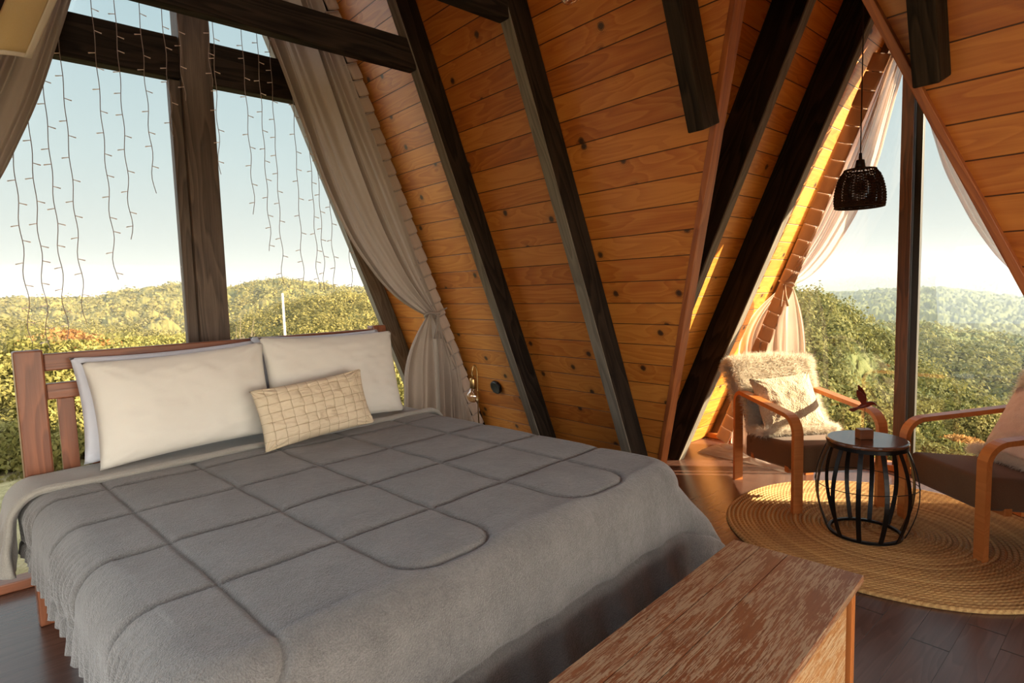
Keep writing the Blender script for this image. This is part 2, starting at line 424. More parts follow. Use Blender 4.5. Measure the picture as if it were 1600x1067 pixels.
wb('transom', 1.046, 1.74, 3.715, 3.80, 2.625, 2.86, M['dark'])
wb('sill', XL, X0, 3.70, 3.80, 0.001, .05, M['bedwood'])

# ------------------------------------------------------------------ window 2 (behind the armchairs)
w2 = empty('window_2', (XW, YC, 0)); struct(w2)
hb = (Y0 - YC)
mesh_obj('pane', [(.05, hb - .02, .03), (.05, -hb + .02, .03), (.05, 0, ZR - .05)], [(0, 1, 2)], M['glass'], w2)
o = box('centre_post', 0, 3.4, 1.250 - YC, 1.325 - YC, 0, .09, M['frame2'], w2, .004); o.matrix_basis = Matrix(((0, 0, 1, -.01), (0, 1, 0, 0), (1, 0, 0, .02), (0, 0, 0, 1)))
o = box('door_stile', 0, 3.3, 1.200 - YC, 1.243 - YC, .0, .05, M['gray_metal'], w2, .003); o.matrix_basis = Matrix(((0, 0, 1, .02), (0, 1, 0, 0), (1, 0, 0, .03), (0, 0, 0, 1)))
box('sill', -.03, .10, -hb, hb, 0.001, .045, M['chairwood'], w2, .004)
for s in (1, -1):
    o = beam('gable_frame', (.04, s * (hb - .05), .02), (.04, s * .03, ZR - .12), .06, .06, (1, 0, 0), M['frame2'], bev=.004); o.parent = w2
# ------------------------------------------------------------------ bed
BROT = R(4.6); BO = (0.05, 3.2, 0)
bed = empty('bed', BO, BROT, 'wooden double bed with slatted headboard under a grey quilted comforter', 'bed')
HW = 1.84
for u0 in (0, HW - .10):
    o = box('post', 0, 1.205, u0, u0 + .10, -.0, .07, M['bedwood'], bed, .008); o.matrix_basis = Matrix(((0, 1, 0, 0), (0, 0, 1, 0), (1, 0, 0, 0), (0, 0, 0, 1)))
box('top_rail', .10, HW - .10, .015, .055, 1.11, 1.185, M['bedwood'], bed, .006)
box('middle_rail', .10, HW - .10, .015, .055, .985, 1.055, M['bedwood'], bed, .006)
box('lower_rail', .10, HW - .10, .015, .055, .42, .50, M['bedwood'], bed, .006)
u = .135
while u < HW - .2:
    o = box('slat', .50, .985, u, u + .062, .022, .046, M['bedwood'], bed, .003); o.matrix_basis = Matrix(((0, 1, 0, 0), (0, 0, 1, 0), (1, 0, 0, 0), (0, 0, 0, 1)))
    u += .108
box('side_rail', .02, .055, -1.96, 0, .24, .40, M['bedwood'], bed, .005)
box('side_rail', HW - .055, HW - .02, -1.96, 0, .24, .40, M['bedwood'], bed, .005)
box('foot_rail', .02, HW - .02, -1.99, -1.96, .24, .40, M['bedwood'], bed, .005)
for u0 in (.02, HW - .10):
    o = box('leg', 0, .3, u0, u0 + .08, -1.98, -1.91, M['bedwood'], bed, .005); o.matrix_basis = Matrix(((0, 1, 0, 0), (0, 0, 1, 0), (1, 0, 0, 0), (0, 0, 0, 1)))
box('mattress', .06, HW - .06, -1.955, -.02, .40, .645, M['pillow'], bed, .05, 4)

t = NT('grey_plush'); c = t.co(); n = t.noise(c, 230, 2, .6); n2 = t.noise(c, 7, 4, .6); n3 = t.noise(c, 55, 2)
sm = t.N('Attribute', attribute_name='tone').outputs['Fac']
cc = t.mix(t.ramp(t.math('ADD', t.math('MULTIPLY', n, .5), t.math('ADD', t.math('MULTIPLY', n2, .35), t.math('MULTIPLY', n3, .15))), [(.36, 0), (.64, 1)]), (.095, .092, .090), (.195, .187, .180))
cc = t.mix(t.math('MULTIPLY', sm, .3), cc, (.035, .032, .030))     # stitching thread
t.bsdf(cc, .92, t.bump(t.math('ADD', n, t.math('MULTIPLY', n3, .6)), .8, .006), Sheen_Weight=.45, Specular_IOR_Level=.15); M['comforter'] = t.m
# quilt seams in fabric coordinates (u across, v from head to foot)
us = [.20, .547, .895, 1.25, 1.61]; vs = [.09, .478, .86, 1.24, 1.625]
UL, UR, VB = -.15, 1.97, 1.97
def rounded(pts, r=.09, n=6):
    out = [np.array(pts[0], float)]
    for i in range(1, len(pts) - 1):
        a, b, c = (np.array(p, float) for p in pts[i - 1:i + 2])
        d1 = (a - b) / np.linalg.norm(a - b); d2 = (c - b) / np.linalg.norm(c - b)
        p1 = b + d1 * r; p2 = b + d2 * r
        for k in range(n + 1):
            t = k / n; out.append((1 - t) ** 2 * p1 + 2 * t * (1 - t) * b + t * t * p2)
    out.append(np.array(pts[-1], float)); return out
seams = []
seams.append([(us[1], 0), (us[1], vs[-1])]); seams.append([(us[2], 0), (us[2], vs[-1])]); seams.append([(us[3], 0), (us[3], vs[-1])]); seams.append([(us[4], 0), (us[4], vs[-1])]); seams.append([(us[0], 0), (us[0], vs[-1])])
for v in vs: seams.append([(us[0], v), (us[4], v)])
seams.append(rounded([(us[1], vs[-1]), (us[1], VB), (us[2], VB), (us[2], vs[-1])], .13))
seams.append(rounded([(us[3], vs[-1]), (us[3], VB), (us[4], VB), (us[4], vs[-1])], .13))
seams.append(rounded([(us[4], vs[1]), (UR, vs[1]), (UR, vs[2]), (us[4], vs[2])], .12))
seams.append(rounded([(us[4], vs[3]), (UR, vs[3]), (UR, vs[4]), (us[4], vs[4])], .12))
seams.append(rounded([(us[0], vs[0]), (UL - .05, vs[0]), (UL - .05, vs[1]), (us[0], vs[1])], .12))
seams.append(rounded([(us[0], vs[2]), (UL - .05, vs[2]), (UL - .05, vs[3]), (us[0], vs[3])], .12))
seams.append(rounded([(us[0], vs[4]), (UL - .05, vs[4]), (UL - .05, VB + .12), (us[0], VB + .12), (us[0], vs[4])], .12))
seams.append([(-.3, VB + .30), (2.2, VB + .30)])
def seam_dist(U, V):
    D = np.full(U.shape, 9.0)
    for s in seams:
        for a, b in zip(s[:-1], s[1:]):
            a = np.array(a, float); b = np.array(b, float); ab = b - a; L2 = (ab ** 2).sum()
            if L2 < 1e-9: continue
            t = np.clip(((U - a[0]) * ab[0] + (V - a[1]) * ab[1]) / L2, 0, 1)
            D = np.minimum(D, np.hypot(U - a[0] - t * ab[0], V - a[1] - t * ab[1]))
    return D
def vnoise(X, Y, seed=0, oct=3):
    """smooth value noise, numpy"""
    out = np.zeros_like(X, dtype=float); amp = 1.; tot = 0
    for o_ in range(oct):
        f = 2 ** o_; x = X * f + 17.3 * seed + 5.1 * o_; y = Y * f - 9.7 * seed + 3.3 * o_
        xi = np.floor(x).astype(np.int64); yi = np.floor(y).astype(np.int64); xf = x - xi; yf = y - yi
        xf = xf * xf * (3 - 2 * xf); yf = yf * yf * (3 - 2 * yf)
        def h(a, b):
            n = (a * 374761393 + b * 668265263 + seed * 1442695) & 0x7fffffff
            n = ((n ^ (n >> 13)) * 1274126177) & 0x7fffffff
            n = (n ^ (n >> 16)) & 0xffff
            return n / 65535.
        v = (h(xi, yi) * (1 - xf) + h(xi + 1, yi) * xf) * (1 - yf) + (h(xi, yi + 1) * (1 - xf) + h(xi + 1, yi + 1) * xf) * yf
        out += v * amp; tot += amp; amp *= .5
    return out / tot
# drape: fabric rectangle grows beyond the rounded top rectangle; beyond it the cloth bends down
A0, A1, B1 = -.005, 1.90, 2.01      # top rectangle u range, foot v
step = .0065
uu = np.arange(A0 - .62, A1 + .74, step); vv = np.arange(.20, B1 + .86, step)
U, V = np.meshgrid(uu, vv)
cr = .13
cx = np.clip(U, A0 + cr, A1 - cr); cy = np.minimum(V, B1 - cr)
dx = U - cx; dy = V - cy; dist = np.hypot(dx, dy)
nx = np.where(dist > 1e-6, dx / np.maximum(dist, 1e-6), 0); ny = np.where(dist > 1e-6, dy / np.maximum(dist, 1e-6), 0)
s = dist - cr                      # >0 : beyond the edge
ang = np.arctan2(ny, nx)           # 0 right, pi/2 foot, pi left
wl = np.clip(-nx, 0, 1) ** 2; wr = np.clip(nx, 0, 1) ** 2; wf = np.clip(ny, 0, 1) ** 2
Lmax = wl * .25 + wr * .62 + wf * .66
sc_ = np.clip(s, -1, Lmax)
rb = .10                            # bend radius
per = U * wf + V * (wl + wr) + ang * .25
th_ = np.clip(sc_ / rb + .6, 0, PI / 2)
th_ = np.where(sc_ < -.06, 0, th_)
arc = sc_ + .06                     # arc length from start of bend
t0 = np.clip(arc, 0, rb * PI / 2) / rb
hx = rb * np.sin(t0); hz = rb * (1 - np.cos(t0)); rest = np.clip(arc - rb * PI / 2, 0, 9)
flare = wl * .03 + wr * .34 + wf * .22 + 1.3 * (wr * wf) * 1.0
fold = (np.sin(per * 19 + 2 * vnoise(per * 3, per * 0, 3)) + .6 * np.sin(per * 41 + 1.3)) * .5
ruff = np.clip(rest / .35, 0, 1) ** 1.3
out_ = hx + rest * flare + fold * .028 * ruff + np.where(wl > .5, .012 * np.sin(per * 95 + 5 * vnoise(per * 9, per * 0, 4)) * np.clip(rest / .2, 0, 1), 0)
zd = hz + rest * np.sqrt(np.clip(1 - flare ** 2, .2, 1))
ins = sc_ <= -.06
Xc = np.where(ins, U, cx + nx * (cr - .06 + out_)); Yc_ = np.where(ins, V, cy + ny * (cr - .06 + out_)); Z = np.where(ins, 0, -zd)
D = seam_dist(U, V)
puff = .62 * (1 - (1 - np.minimum(1, D / .022)) ** 2) + .38 * (1 - (1 - np.minimum(1, D / .15)) ** 2)
Zt = .674 + Z - .03 * np.clip((.30 - V) / .08, 0, 1) * (s < 0) + (puff * .013 - .009) * np.where(ins, 1, np.cos(t0)) - .003 * np.exp(-(D / .007) ** 2)
Zt += (vnoise(U * 5, V * 5, 8) - .5) * .016 * np.where(ins, 1, 0) - .02 * np.clip((V - 1.7) / .3, 0, 1) * 0
offn = (puff * .012 - .006 - .006 * np.exp(-(D / .006) ** 2)) * np.where(ins, 0, np.sin(t0))
wr_ = (vnoise(U * 9, V * 9, 5) - .5) * .010 * np.where(ins, 0, 1)
Xc += nx * (offn + wr_); Yc_ += ny * (offn + wr_)
# left side gathers between seams
gat = np.exp(-((U + .12) / .09) ** 2) * (.007 * np.sin(V * 150 + 6 * vnoise(V * 5, U * 4, 6))) * (np.sin((V - vs[1]) / .382 * PI) < 0)
Xc += gat
Zt = np.maximum(Zt, .012)
Vt = np.stack([Xc, -Yc_, Zt], -1).reshape(-1, 3)
F = grid_faces(len(vv), len(uu))
keep = (s.reshape(-1)[F] < Lmax.reshape(-1)[F]).any(1)
F = F[keep][:, ::-1]
used = np.unique(F); mp = -np.ones(len(Vt), int); mp[used] = np.arange(len(used))
comf = fast_mesh('comforter', Vt[used], mp[F], M['comforter'], None, True, np.exp(-(D.reshape(-1)[used] / .0045) ** 2))
comf.matrix_basis = Matrix.Translation(BO) @ Matrix.Rotation(BROT, 4, 'Z')
md = comf.modifiers.new('solid', 'SOLIDIFY'); md.thickness = .012; md.offset = -1
tag(comf, 'grey plush quilted comforter spread over the bed', 'comforter')

# beige blanket folded back at the head end, hanging over the left side
nu, nv = 170, 40
V_ = []; 
for j in range(nv):
    tj = j / (nv - 1)
    for i in range(nu):
        a = -0.30 + i * (2.52 / (nu - 1))          # arc coordinate across
        v = .03 + .34 * tj
        edge = math.exp(-((tj - .93) / .09) ** 2)
        th = .018 + .022 * edge
        a0, a1 = .03, 1.87
        if a < a0:
            q = a0 - a; tt = min(q, rb * PI / 2) / rb; re = max(q - rb * PI / 2, 0)
            fl_ = .34 * (1 - tj) ** 1.2 + .10
            x = a0 - rb * math.sin(tt) - re * fl_ - th * math.sin(tt); z = -rb * (1 - math.cos(tt)) - re * .95 + th * math.cos(tt)
            v += re * (-.10 * (1 - tj) + .30 * tj); x += .010 * math.sin(v * 60 + 1) * min(1, re / .1)
        elif a > a1:
            q = a - a1; tt = min(q, rb * PI / 2) / rb; re = max(q - rb * PI / 2, 0)
            x = a1 + rb * math.sin(tt) + re * .1 + th * math.sin(tt); z = -rb * (1 - math.cos(tt)) - re + th * math.cos(tt)
        else: x = a; z = th
        z += .006 * noise.noise(Vector((a * 5, v * 7, 1)))
        V_.append((x, -v, .662 + z))
bl = fast_mesh('folded_blanket', V_, grid_faces(nv, nu)[:, ::-1], M['throw'], None, True)
bl.matrix_basis = comf.matrix_basis.copy()
md = bl.modifiers.new('solid', 'SOLIDIFY'); md.thickness = .022; md.offset = -1
tag(bl, 'beige grey blanket turned back at the head of the bed, corner hanging at left', 'blanket')

# pillows
def pillow_mesh(w, h, t, n=44, pinch=.05, seed=0, flange=.0, tex=None):
    """local x width, local z height (0..h), local y thickness"""
    V = []; F = []
    u = np.linspace(-1, 1, n); Ug, Vg = np.meshgrid(u, u)
    e = (1 - np.abs(Ug) ** 2.6).clip(0) * (1 - np.abs(Vg) ** 2.6).clip(0)
    th = t / 2 * e ** .48
    px = Ug * (w / 2) * (1 - pinch * (1 - Vg ** 2) * np.abs(Ug) ** 3); pz = Vg * (h / 2) * (1 - pinch * 1.2 * (1 - Ug ** 2) * np.abs(Vg) ** 3)
    wr = (vnoise(Ug * 2.2 + 5, Vg * 2.2 + 5, seed) - .5) * .034 * e ** .5 + (1 - np.abs(vnoise(Ug * 3 + Vg + 9, Vg * 4 - Ug + 3, seed + 2) - .5) * 6).clip(0) * .006 * e ** .3
    crn = np.exp(-((1 - np.abs(Ug)) ** 2 + (1 - np.abs(Vg)) ** 2) / .10)
    wr += crn * .010 * np.sin(np.arctan2(1 - np.abs(Vg) + .01, 1 - np.abs(Ug) + .01) * 14)
    d = tex(Ug, Vg) * np.minimum(1, e * 3) if tex else 0
    front = np.stack([px, -th - wr - d, pz + h / 2], -1).reshape(-1, 3); back = np.stack([px, th * .9 - wr, pz + h / 2], -1).reshape(-1, 3)
    f = grid_faces(n, n)
    return np.concatenate([front, back]), np.concatenate([f, f[:, ::-1] + n * n])
def pillow(name, w, h, t, loc, tilt, yaw, roll, mat, label, cat='pillow', group=None, n=44, **kw):
    V, F = pillow_mesh(w, h, t, n, **kw)
    o = fast_mesh(name, V, F, mat, None, True)
    bm = bmesh.new(); bm.from_mesh(o.data); bmesh.ops.remove_doubles(bm, verts=bm.verts, dist=.0004); bm.to_mesh(o.data); bm.free()
    o.data.polygons.foreach_set('use_smooth', [True] * len(o.data.polygons))
    base = Matrix.Translation(BO) @ Matrix.Rotation(BROT, 4, 'Z')
    o.matrix_basis = base @ Matrix.Translation(loc) @ Matrix.Rotation(yaw, 4, 'Z') @ Matrix.Rotation(-tilt, 4, 'X') @ Matrix.Rotation(roll, 4, 'Y')
    tag(o, label, cat, group); return o
pillow('pillow', .79, .47, .12, (.585, -.105, .705), R(8), R(-1), R(-1), M['pillowback'], 'bluish white pillow behind the left big pillow, touching the headboard', seed=1)
pillow('pillow', .80, .49, .12, (1.35, -.100, .705), R(8), R(1), R(1), M['pillowback'], 'bluish white pillow behind the right big pillow, touching the headboard', seed=2)
pillow('pillow', .77, .47, .16, (.605, -.245, .703), R(14), R(-2), R(-2), M['pillow'], 'big white pillow at the left of the bed, in front', seed=3)
pillow('pillow', .82, .50, .16, (1.365, -.245, .700), R(14), R(1), R(1.5), M['pillow'], 'big white pillow at the right of the bed, in front, next to the curtain', seed=4)
def weave(Ug, Vg):
    a = 11; b = 7
    x = (Ug + 1) / 2 * a; y = (Vg + 1) / 2 * b
    i = np.floor(x); j = np.floor(y); fx = x - i; fy = y - j
    par = ((i + j) % 2)
    g = np.where(par == 0, np.sin(fx * PI) ** .5 * .9 + .1 * np.sin(fy * PI), np.sin(fy * PI) ** .5 * .9 + .1 * np.sin(fx * PI))
    edge = np.where(par == 0, np.minimum(fx, 1 - fx), np.minimum(fy, 1 - fy))
    return .006 * g - .004 * np.exp(-(edge / .06) ** 2)
t = NT('woven_cushion'); c = t.co(); 
n1 = t.noise(c, 300, 2); n2 = t.noise(c, 12, 2)
# seam lines of the basket weave, sized in local metres
x, y, z = t.sep(c)
xa = t.math('MULTIPLY', t.math('ADD', t.math('DIVIDE', x, .59), .5), 11); ya = t.math('MULTIPLY', t.math('DIVIDE', z, .30), 7)
par = t.math('MODULO', t.math('ABSOLUTE', t.math('ADD', t.math('FLOOR', xa), t.math('FLOOR', ya))), 2.)
fx = t.math('FRACT', xa); fy = t.math('FRACT', ya)
ex = t.math('MINIMUM', fx, t.math('SUBTRACT', 1., fx)); ey = t.math('MINIMUM', fy, t.math('SUBTRACT', 1., fy))
e = t.math('ADD', t.math('MULTIPLY', ex, t.math('LESS_THAN', par, .5)), t.math('MULTIPLY', ey, t.math('GREATER_THAN', par, .5)))
ln = t.ramp(e, [(.015, 0), (.05, 1)])
cc = t.mix(ln, (.30, .22, .13), t.mix(n2, (.60, .49, .34), (.68, .57, .41)))
t.bsdf(cc, .85, t.bump(t.math('ADD', ln, t.math('MULTIPLY', n1, .2)), .5, .004)); M['woven'] = t.m
pillow('cushion', .59, .30, .11, (1.115, -.475, .695), R(17), R(-2), R(-4), M['woven'], 'small beige basket-weave cushion leaning on the two big white pillows', 'cushion', n=120, tex=weave, seed=5)

# ------------------------------------------------------------------ curtains
def bez(p, t):
    p = [np.array(q, float) for q in p]
    while len(p) > 1: p = [(1 - t) * a + t * b for a, b in zip(p[:-1], p[1:])]
    return p[0]
def poly_at(pts, q):
    P_ = np.array(pts, float); d = np.concatenate([[0], np.cumsum(np.linalg.norm(np.diff(P_, axis=0), axis=1))]); d /= d[-1]
    # smooth (Catmull-Rom like) through dense interpolation
    qq = np.clip(q, 0, 1); k = np.linspace(0, 1, 200); xs = np.interp(k, d, P_[:, 0]); zs = np.interp(k, d, P_[:, 1])
    ker = np.ones(21) / 21; xp = np.pad(xs, 10, mode='reflect', reflect_type='odd'); zp = np.pad(zs, 10, mode='reflect', reflect_type='odd')
    xs = np.convolve(xp, ker, 'valid'); zs = np.convolve(zp, ker, 'valid')
    return np.stack([np.interp(qq, k, xs), np.interp(qq, k, zs)], -1)
def curtain(name, mapf, free, hug, tie, hem_in, hem_out, mat, folds=9, amp=.045, parent=None, nU=220, nV=110, seed=0):
    """threads run from the heading to the tie between the free edge and the line hugging the heading; below the tie they fan out"""
    T_ = np.linspace(0, 1, nU)[:, None]; Q = np.linspace(0, 1, nV)[None, :]
    Fe = poly_at(free, Q[0]); Hu = poly_at(hug, Q[0])
    tt = T_ + 0 * Q
    tw = np.clip(tt + .05 * np.sin(2 * PI * tt * 2 + 3 * Q) * tt * (1 - tt) * 4, 0, 1)
    A_ = Fe[None, :, 0] * (1 - tw) + Hu[None, :, 0] * tw; Z_ = Fe[None, :, 1] * (1 - tw) + Hu[None, :, 1] * tw
    fp = folds * (tt + .06 * np.sin(7 * tt + seed) + .03 * np.sin(17 * tt))
    w = np.clip(1.08 - Q, 0, 1) ** .55
    off = amp * w * (np.sin(2 * PI * fp) * (.7 + .5 * np.sin(2.2 * fp + seed)) + .30 * np.sin(2 * PI * fp * 1.7 + 3 * Q + seed) + .10 * np.sin(2 * PI * fp * 3.1 - 2 * Q)) + .018 * np.sin(5 * Q + 4 * tt)
    off += .05 * np.sin(PI * Q) * (1 - tt)
    up = np.array([mapf(x_, z_, o_) for x_, z_, o_ in zip(A_.ravel(), Z_.ravel(), (off + 0 * A_).ravel())])
    Tx = tie[0] + (tt - .5) * .05; Bx = hem_in[0] * (1 - tt) + hem_out[0] * tt; zb = hem_in[1]
    e = 1 - (1 - np.clip(Q * 2.6, 0, 1)) ** 2
    A2 = Tx + (Bx - Tx) * (.75 * e + .25 * Q); Z2 = tie[1] + (zb - tie[1]) * Q + 0 * tt
    w2_ = np.clip(Q * 2.5, .12, 1) ** .7
    off2 = amp * .8 * w2_ * (np.sin(2 * PI * fp * .75) + .4 * np.sin(2 * PI * fp * 1.7 + 1.5 * Q + seed))
    lo_ = np.array([mapf(x_, z_, o_) for x_, z_, o_ in zip(A2.ravel(), Z2.ravel(), off2.ravel())])
    fc_ = grid_faces(nU, nV)
    return fast_mesh(name, np.concatenate([up, lo_]), np.concatenate([fc_, fc_ + len(up)]), mat, parent, True)
def heading(name, mapf, a0, z0, a1, z1, width, seg, mat, parent, side=1):
    """ribbon of pleat pockets along the slanted rail; one mesh of puffed cells"""
    V = []; F = []; L = math.hypot(a1 - a0, z1 - z0); n = max(1, int(L / seg)); ta = (a1 - a0) / L; tz = (z1 - z0) / L
    na, nz = (tz, -ta) if side > 0 else (-tz, ta)
    K = 9; J = 7
    for s in range(n):
        o = len(V); jit = random.uniform(-.006, .006)
        for a in range(K):
            for b in range(J):
                q = a / (K - 1); r = b / (J - 1)
                l = (s + .035 + .93 * q) * L / n; wd = r * width * (1 + .02 * math.sin(q * PI)) + jit * .5 + .004 * (q - .5)
                pf = .004 * min(1, 8 * q * (1 - q)) + .014 * q + .002 * math.sin(r * 9 + s)
                # dip of the pocket mouth
                zz = z0 + tz * l + nz * wd - .004 * math.sin(r * PI) * q; aa = a0 + ta * l + na * wd
                V.append(mapf(aa, zz, pf))
        for a in range(K - 1):
            for b in range(J - 1):
                i = o + a * J + b; F.append((i, i + 1, i + J + 1, i + J))
        # thin backing lip between cells
    o = fast_mesh(name, V, F, mat, parent, True)
    md = o.modifiers.new('s', 'SOLIDIFY'); md.thickness = .006
    return o
def cords(mapf, a0, z0, a1, z1, parent, seg, mat, side, width):
    L = math.hypot(a1 - a0, z1 - z0); n = int(L / seg); ta = (a1 - a0) / L; tz = (z1 - z0) / L
    na, nz = (tz, -ta) if side > 0 else (-tz, ta)
    for s in range(n + 1):
        l = s * L / n; pts = []
        for k in range(4):
            wd = -.030 + k * (width + .045) / 3 * .8
            pts.append(mapf(a0 + ta * l + na * wd, z0 + tz * l + nz * wd, .020))
        MB().tube(pts, .0042, 5).build('heading_cord', mat, parent)
def tieback(parent, mapf, tie, mat, ext, sc=1.):
    mb = MB(); pts = []
    for k in range(24):
        a = 2 * PI * k / 24; pts.append(mapf(tie[0] + .055 * sc * math.cos(a), tie[1] + .012 * math.sin(a) + .004 * math.sin(3 * a), .055 * math.sin(a) + .02))
    mb.tube(pts, .008, 6, True)
    mb.tube([mapf(tie[0], tie[1], .07), mapf((tie[0] + ext[0]) / 2, (tie[1] + ext[1]) / 2 + .01, .05), mapf(ext[0], ext[1], .0)], .006, 6)
    for dx_ in (-.012, .012):
        mb.tube([mapf(tie[0] + dx_ * .3, tie[1], .085), mapf(tie[0] + dx_, tie[1] - .08, .09), mapf(tie[0] + dx_ * 2.5, tie[1] - .17, .085)], [.005, .007, .012], 6)
    return mb.build('tieback', mat, parent, True)
# right curtain of window 1
m1 = lambda a, z, off: (a, 3.50 - off, z)
cur = empty('curtain', (0, 0, 0), 0, 'taupe grey curtain at the right of the bed window, gathered by a tieback', 'curtain')
hx1 = lambda z: 2.83 - .372 * z
curtain('cloth', m1, [(1.02, 3.6), (1.16, 3.2), (1.28, 2.87), (1.36, 2.64), (1.46, 2.35), (1.56, 2.07), (1.73, 1.73), (1.97, 1.44), (2.16, 1.30), (2.29, 1.245)],
        [(hx1(3.75), 3.75), (hx1(3.0), 3.0), (hx1(2.2), 2.2), (hx1(1.6) - .01, 1.6), (2.37, 1.27)], (2.33, 1.25), (2.04, .02), (2.66, .02), M['curtain'], folds=6.5, amp=.046, parent=cur)
heading('heading_band', m1, hx1(3.6), 3.6, hx1(.18), .18, .075, .100, M['header'], cur, side=-1)
cords(m1, hx1(3.4), 3.4, hx1(.28), .28, cur, .100, M['wire'], -1, .075)
tieback(cur, m1, (2.33, 1.25), M['curtain'], (2.47, 1.29))
# skirt that hangs from the lower heading
V = []; nU, nV = 90, 30
for i in range(nU):
    t = i / (nU - 1); z = 1.20 - 1.05 * t
    for j in range(nV):
        q = j / (nV - 1); zz = z * (1 - q) + .02 * q
        V.append(m1(hx1(z) - .01 - .015 * q, zz, .02 + .03 * math.sin(2 * PI * 6 * t) * min(1, q * 4)))
fast_mesh('lower_cloth', V, grid_faces(nU, nV), M['curtain'], cur, True)
# left curtain of window 1
cur = empty('curtain', (0, 0, 0), 0, 'taupe grey curtain hanging at the top left corner of the bed window', 'curtain')
m1b = lambda a, z, off: (a, 3.52 - off, z)
hl = lambda z: XL + .14 + C1 * z
curtain('cloth', m1b, [(.56, 3.4), (.46, 3.05), (.40, 2.84), (.34, 2.65), (.23, 2.31), (.07, 1.94), (-.10, 1.66), (-.32, 1.42), (-.50, 1.32)],
        [(hl(3.7), 3.7), (hl(2.8), 2.8), (hl(2), 2), (-.56, 1.36)], (-.53, 1.32), (-.40, .02), (-.95, .02), M['curtain'], folds=8, amp=.045, parent=cur, seed=2)
tieback(cur, m1b, (-.52, 1.30), M['curtain'], (-.66, 1.34))
# left curtain of window 2 : a = world Y, off towards the room (-X)
m2 = lambda a, z, off: (4.72 - off, a, z)
hy2 = lambda z: 2.657 - .402 * z
cur = empty('sheer_curtain', (0, 0, 0), 0, 'pinkish sheer curtain tied back at the left of the far window, behind the left armchair', 'curtain')
curtain('cloth', m2, [(1.20, 3.12), (1.27, 2.8), (1.32, 2.56), (1.39, 2.23), (1.52, 1.9), (1.71, 1.59), (1.88, 1.42), (2.00, 1.385)],
        [(hy2(3.1) - .10, 3.1), (hy2(2.4) - .11, 2.4), (hy2(1.8) - .11, 1.8), (2.05, 1.41)], (2.02, 1.39), (1.86, .03), (2.50, .03), M['sheer'], folds=7, amp=.026, parent=cur, seed=1)
heading('heading_band', m2, hy2(2.98), 2.98, hy2(.06), .06, .115, .118, M['header2'], cur, side=1)
tieback(cur, m2, (2.02, 1.39), M['header2'], (2.10, 1.42), .8)
V = []
for i in range(nU):
    t = i / (nU - 1); z = 1.25 - 1.15 * t
    for j in range(nV):
        q = j / (nV - 1); zz = z * (1 - q) + .02 * q
        V.append(m2(hy2(z) - .115 - .05 * q, zz, .02 + .025 * math.sin(2 * PI * 5 * t) * min(1, q * 4)))
fast_mesh('lower_cloth', V, grid_faces(nU, nV), M['sheer'], cur, True)
# puddle of sheer cloth on the floor
V = []; n = 60
for i in range(n):
    for j in range(n):
        a = i / (n - 1) * 2 - 1; b = j / (n - 1) * 2 - 1
        r2 = max(0, 1 - a * a) * max(0, 1 - b * b)
        V.append((4.50 + b * .17, 2.20 + a * .40, .006 + r2 ** .5 * (.05 + .045 * noise.noise(Vector((a * 4, b * 3.5, 2))) + .02 * math.sin(a * 11 + 3 * b))))
fast_mesh('cloth_puddle', V, grid_faces(n, n), M['sheer'], cur, True)
# right curtain of window 2
cur = empty('sheer_curtain', (0, 0, 0), 0, 'pinkish sheer curtain sweeping behind the right trim board, over the right armchair', 'curtain')
hr2 = lambda z: 2 * YC - hy2(z) + .11
curtain('cloth', m2, [(1.23, 3.0), (1.17, 2.7), (1.12, 2.45), (1.02, 2.09), (.87, 1.74), (.74, 1.51), (.63, 1.39), (.54, 1.35)],
        [(hr2(3.05), 3.05), (hr2(2.4), 2.4), (hr2(1.8), 1.8), (.44, 1.37)], (.48, 1.35), (.40, .03), (.00, .03), M['sheer'], folds=7, amp=.026, parent=cur, seed=3)
heading('heading_band', m2, 2 * YC - hy2(2.98), 2.98, 2 * YC - hy2(.06), .06, .115, .118, M['header2'], cur, side=-1)
tieback(cur, m2, (.49, 1.35), M['header2'], (.42, 1.40), .8)

# ------------------------------------------------------------------ chairs
FR = np.random.default_rng(11)
def fur_mesh(base, normals, count, length, width, droop=.6, spread=.55):
    """base: list of (P, N) sampled; returns two-segment blades"""
    idx = FR.integers(0, len(base), count)
    Pp = base[idx] + FR.normal(0, .006, (count, 3)); Nn = normals[idx] + FR.normal(0, spread, (count, 3))
    Nn /= np.linalg.norm(Nn, axis=1)[:, None]
    L = length * FR.uniform(.6, 1.2, count)[:, None]
    p1 = Pp + Nn * L * .55; d2 = Nn + np.array([0, 0, -droop]); d2 /= np.linalg.norm(d2, axis=1)[:, None]; p2 = p1 + d2 * L * .55
    sd = np.cross(Nn, FR.normal(0, 1, (count, 3))); sd /= np.linalg.norm(sd, axis=1)[:, None]; sd *= width
    V = np.concatenate([Pp - sd, Pp + sd, p1 + sd * .6, p1 - sd * .6, p2], 0); c = count; i = np.arange(c)
    F = np.concatenate([np.stack([i, i + c, i + 2 * c], 1), np.stack([i, i + 2 * c, i + 3 * c], 1), np.stack([i + 3 * c, i + 2 * c, i + 4 * c], 1)])
    return V, F
def arm_path(z0f, zb, yf, yb, rf=.11, rbk=.08):
    pts = [(0, yf + .0, 0)]
    zf = z0f
    pts += [(0, yf - .0, zf - rf)]
    for k in range(1, 9):
        a = k / 8 * PI / 2; pts.append((0, yf - rf + rf * math.cos(a), zf - rf + rf * math.sin(a)))
    n = len(pts)
    for k in range(1, 9):
        a = PI / 2 + k / 8 * PI / 2 if k > 0 else 0
        pts.append((0, yb + rbk + rbk * math.cos(a), zb - rbk + rbk * math.sin(a)))
    pts.append((0, yb, 0))
    return pts
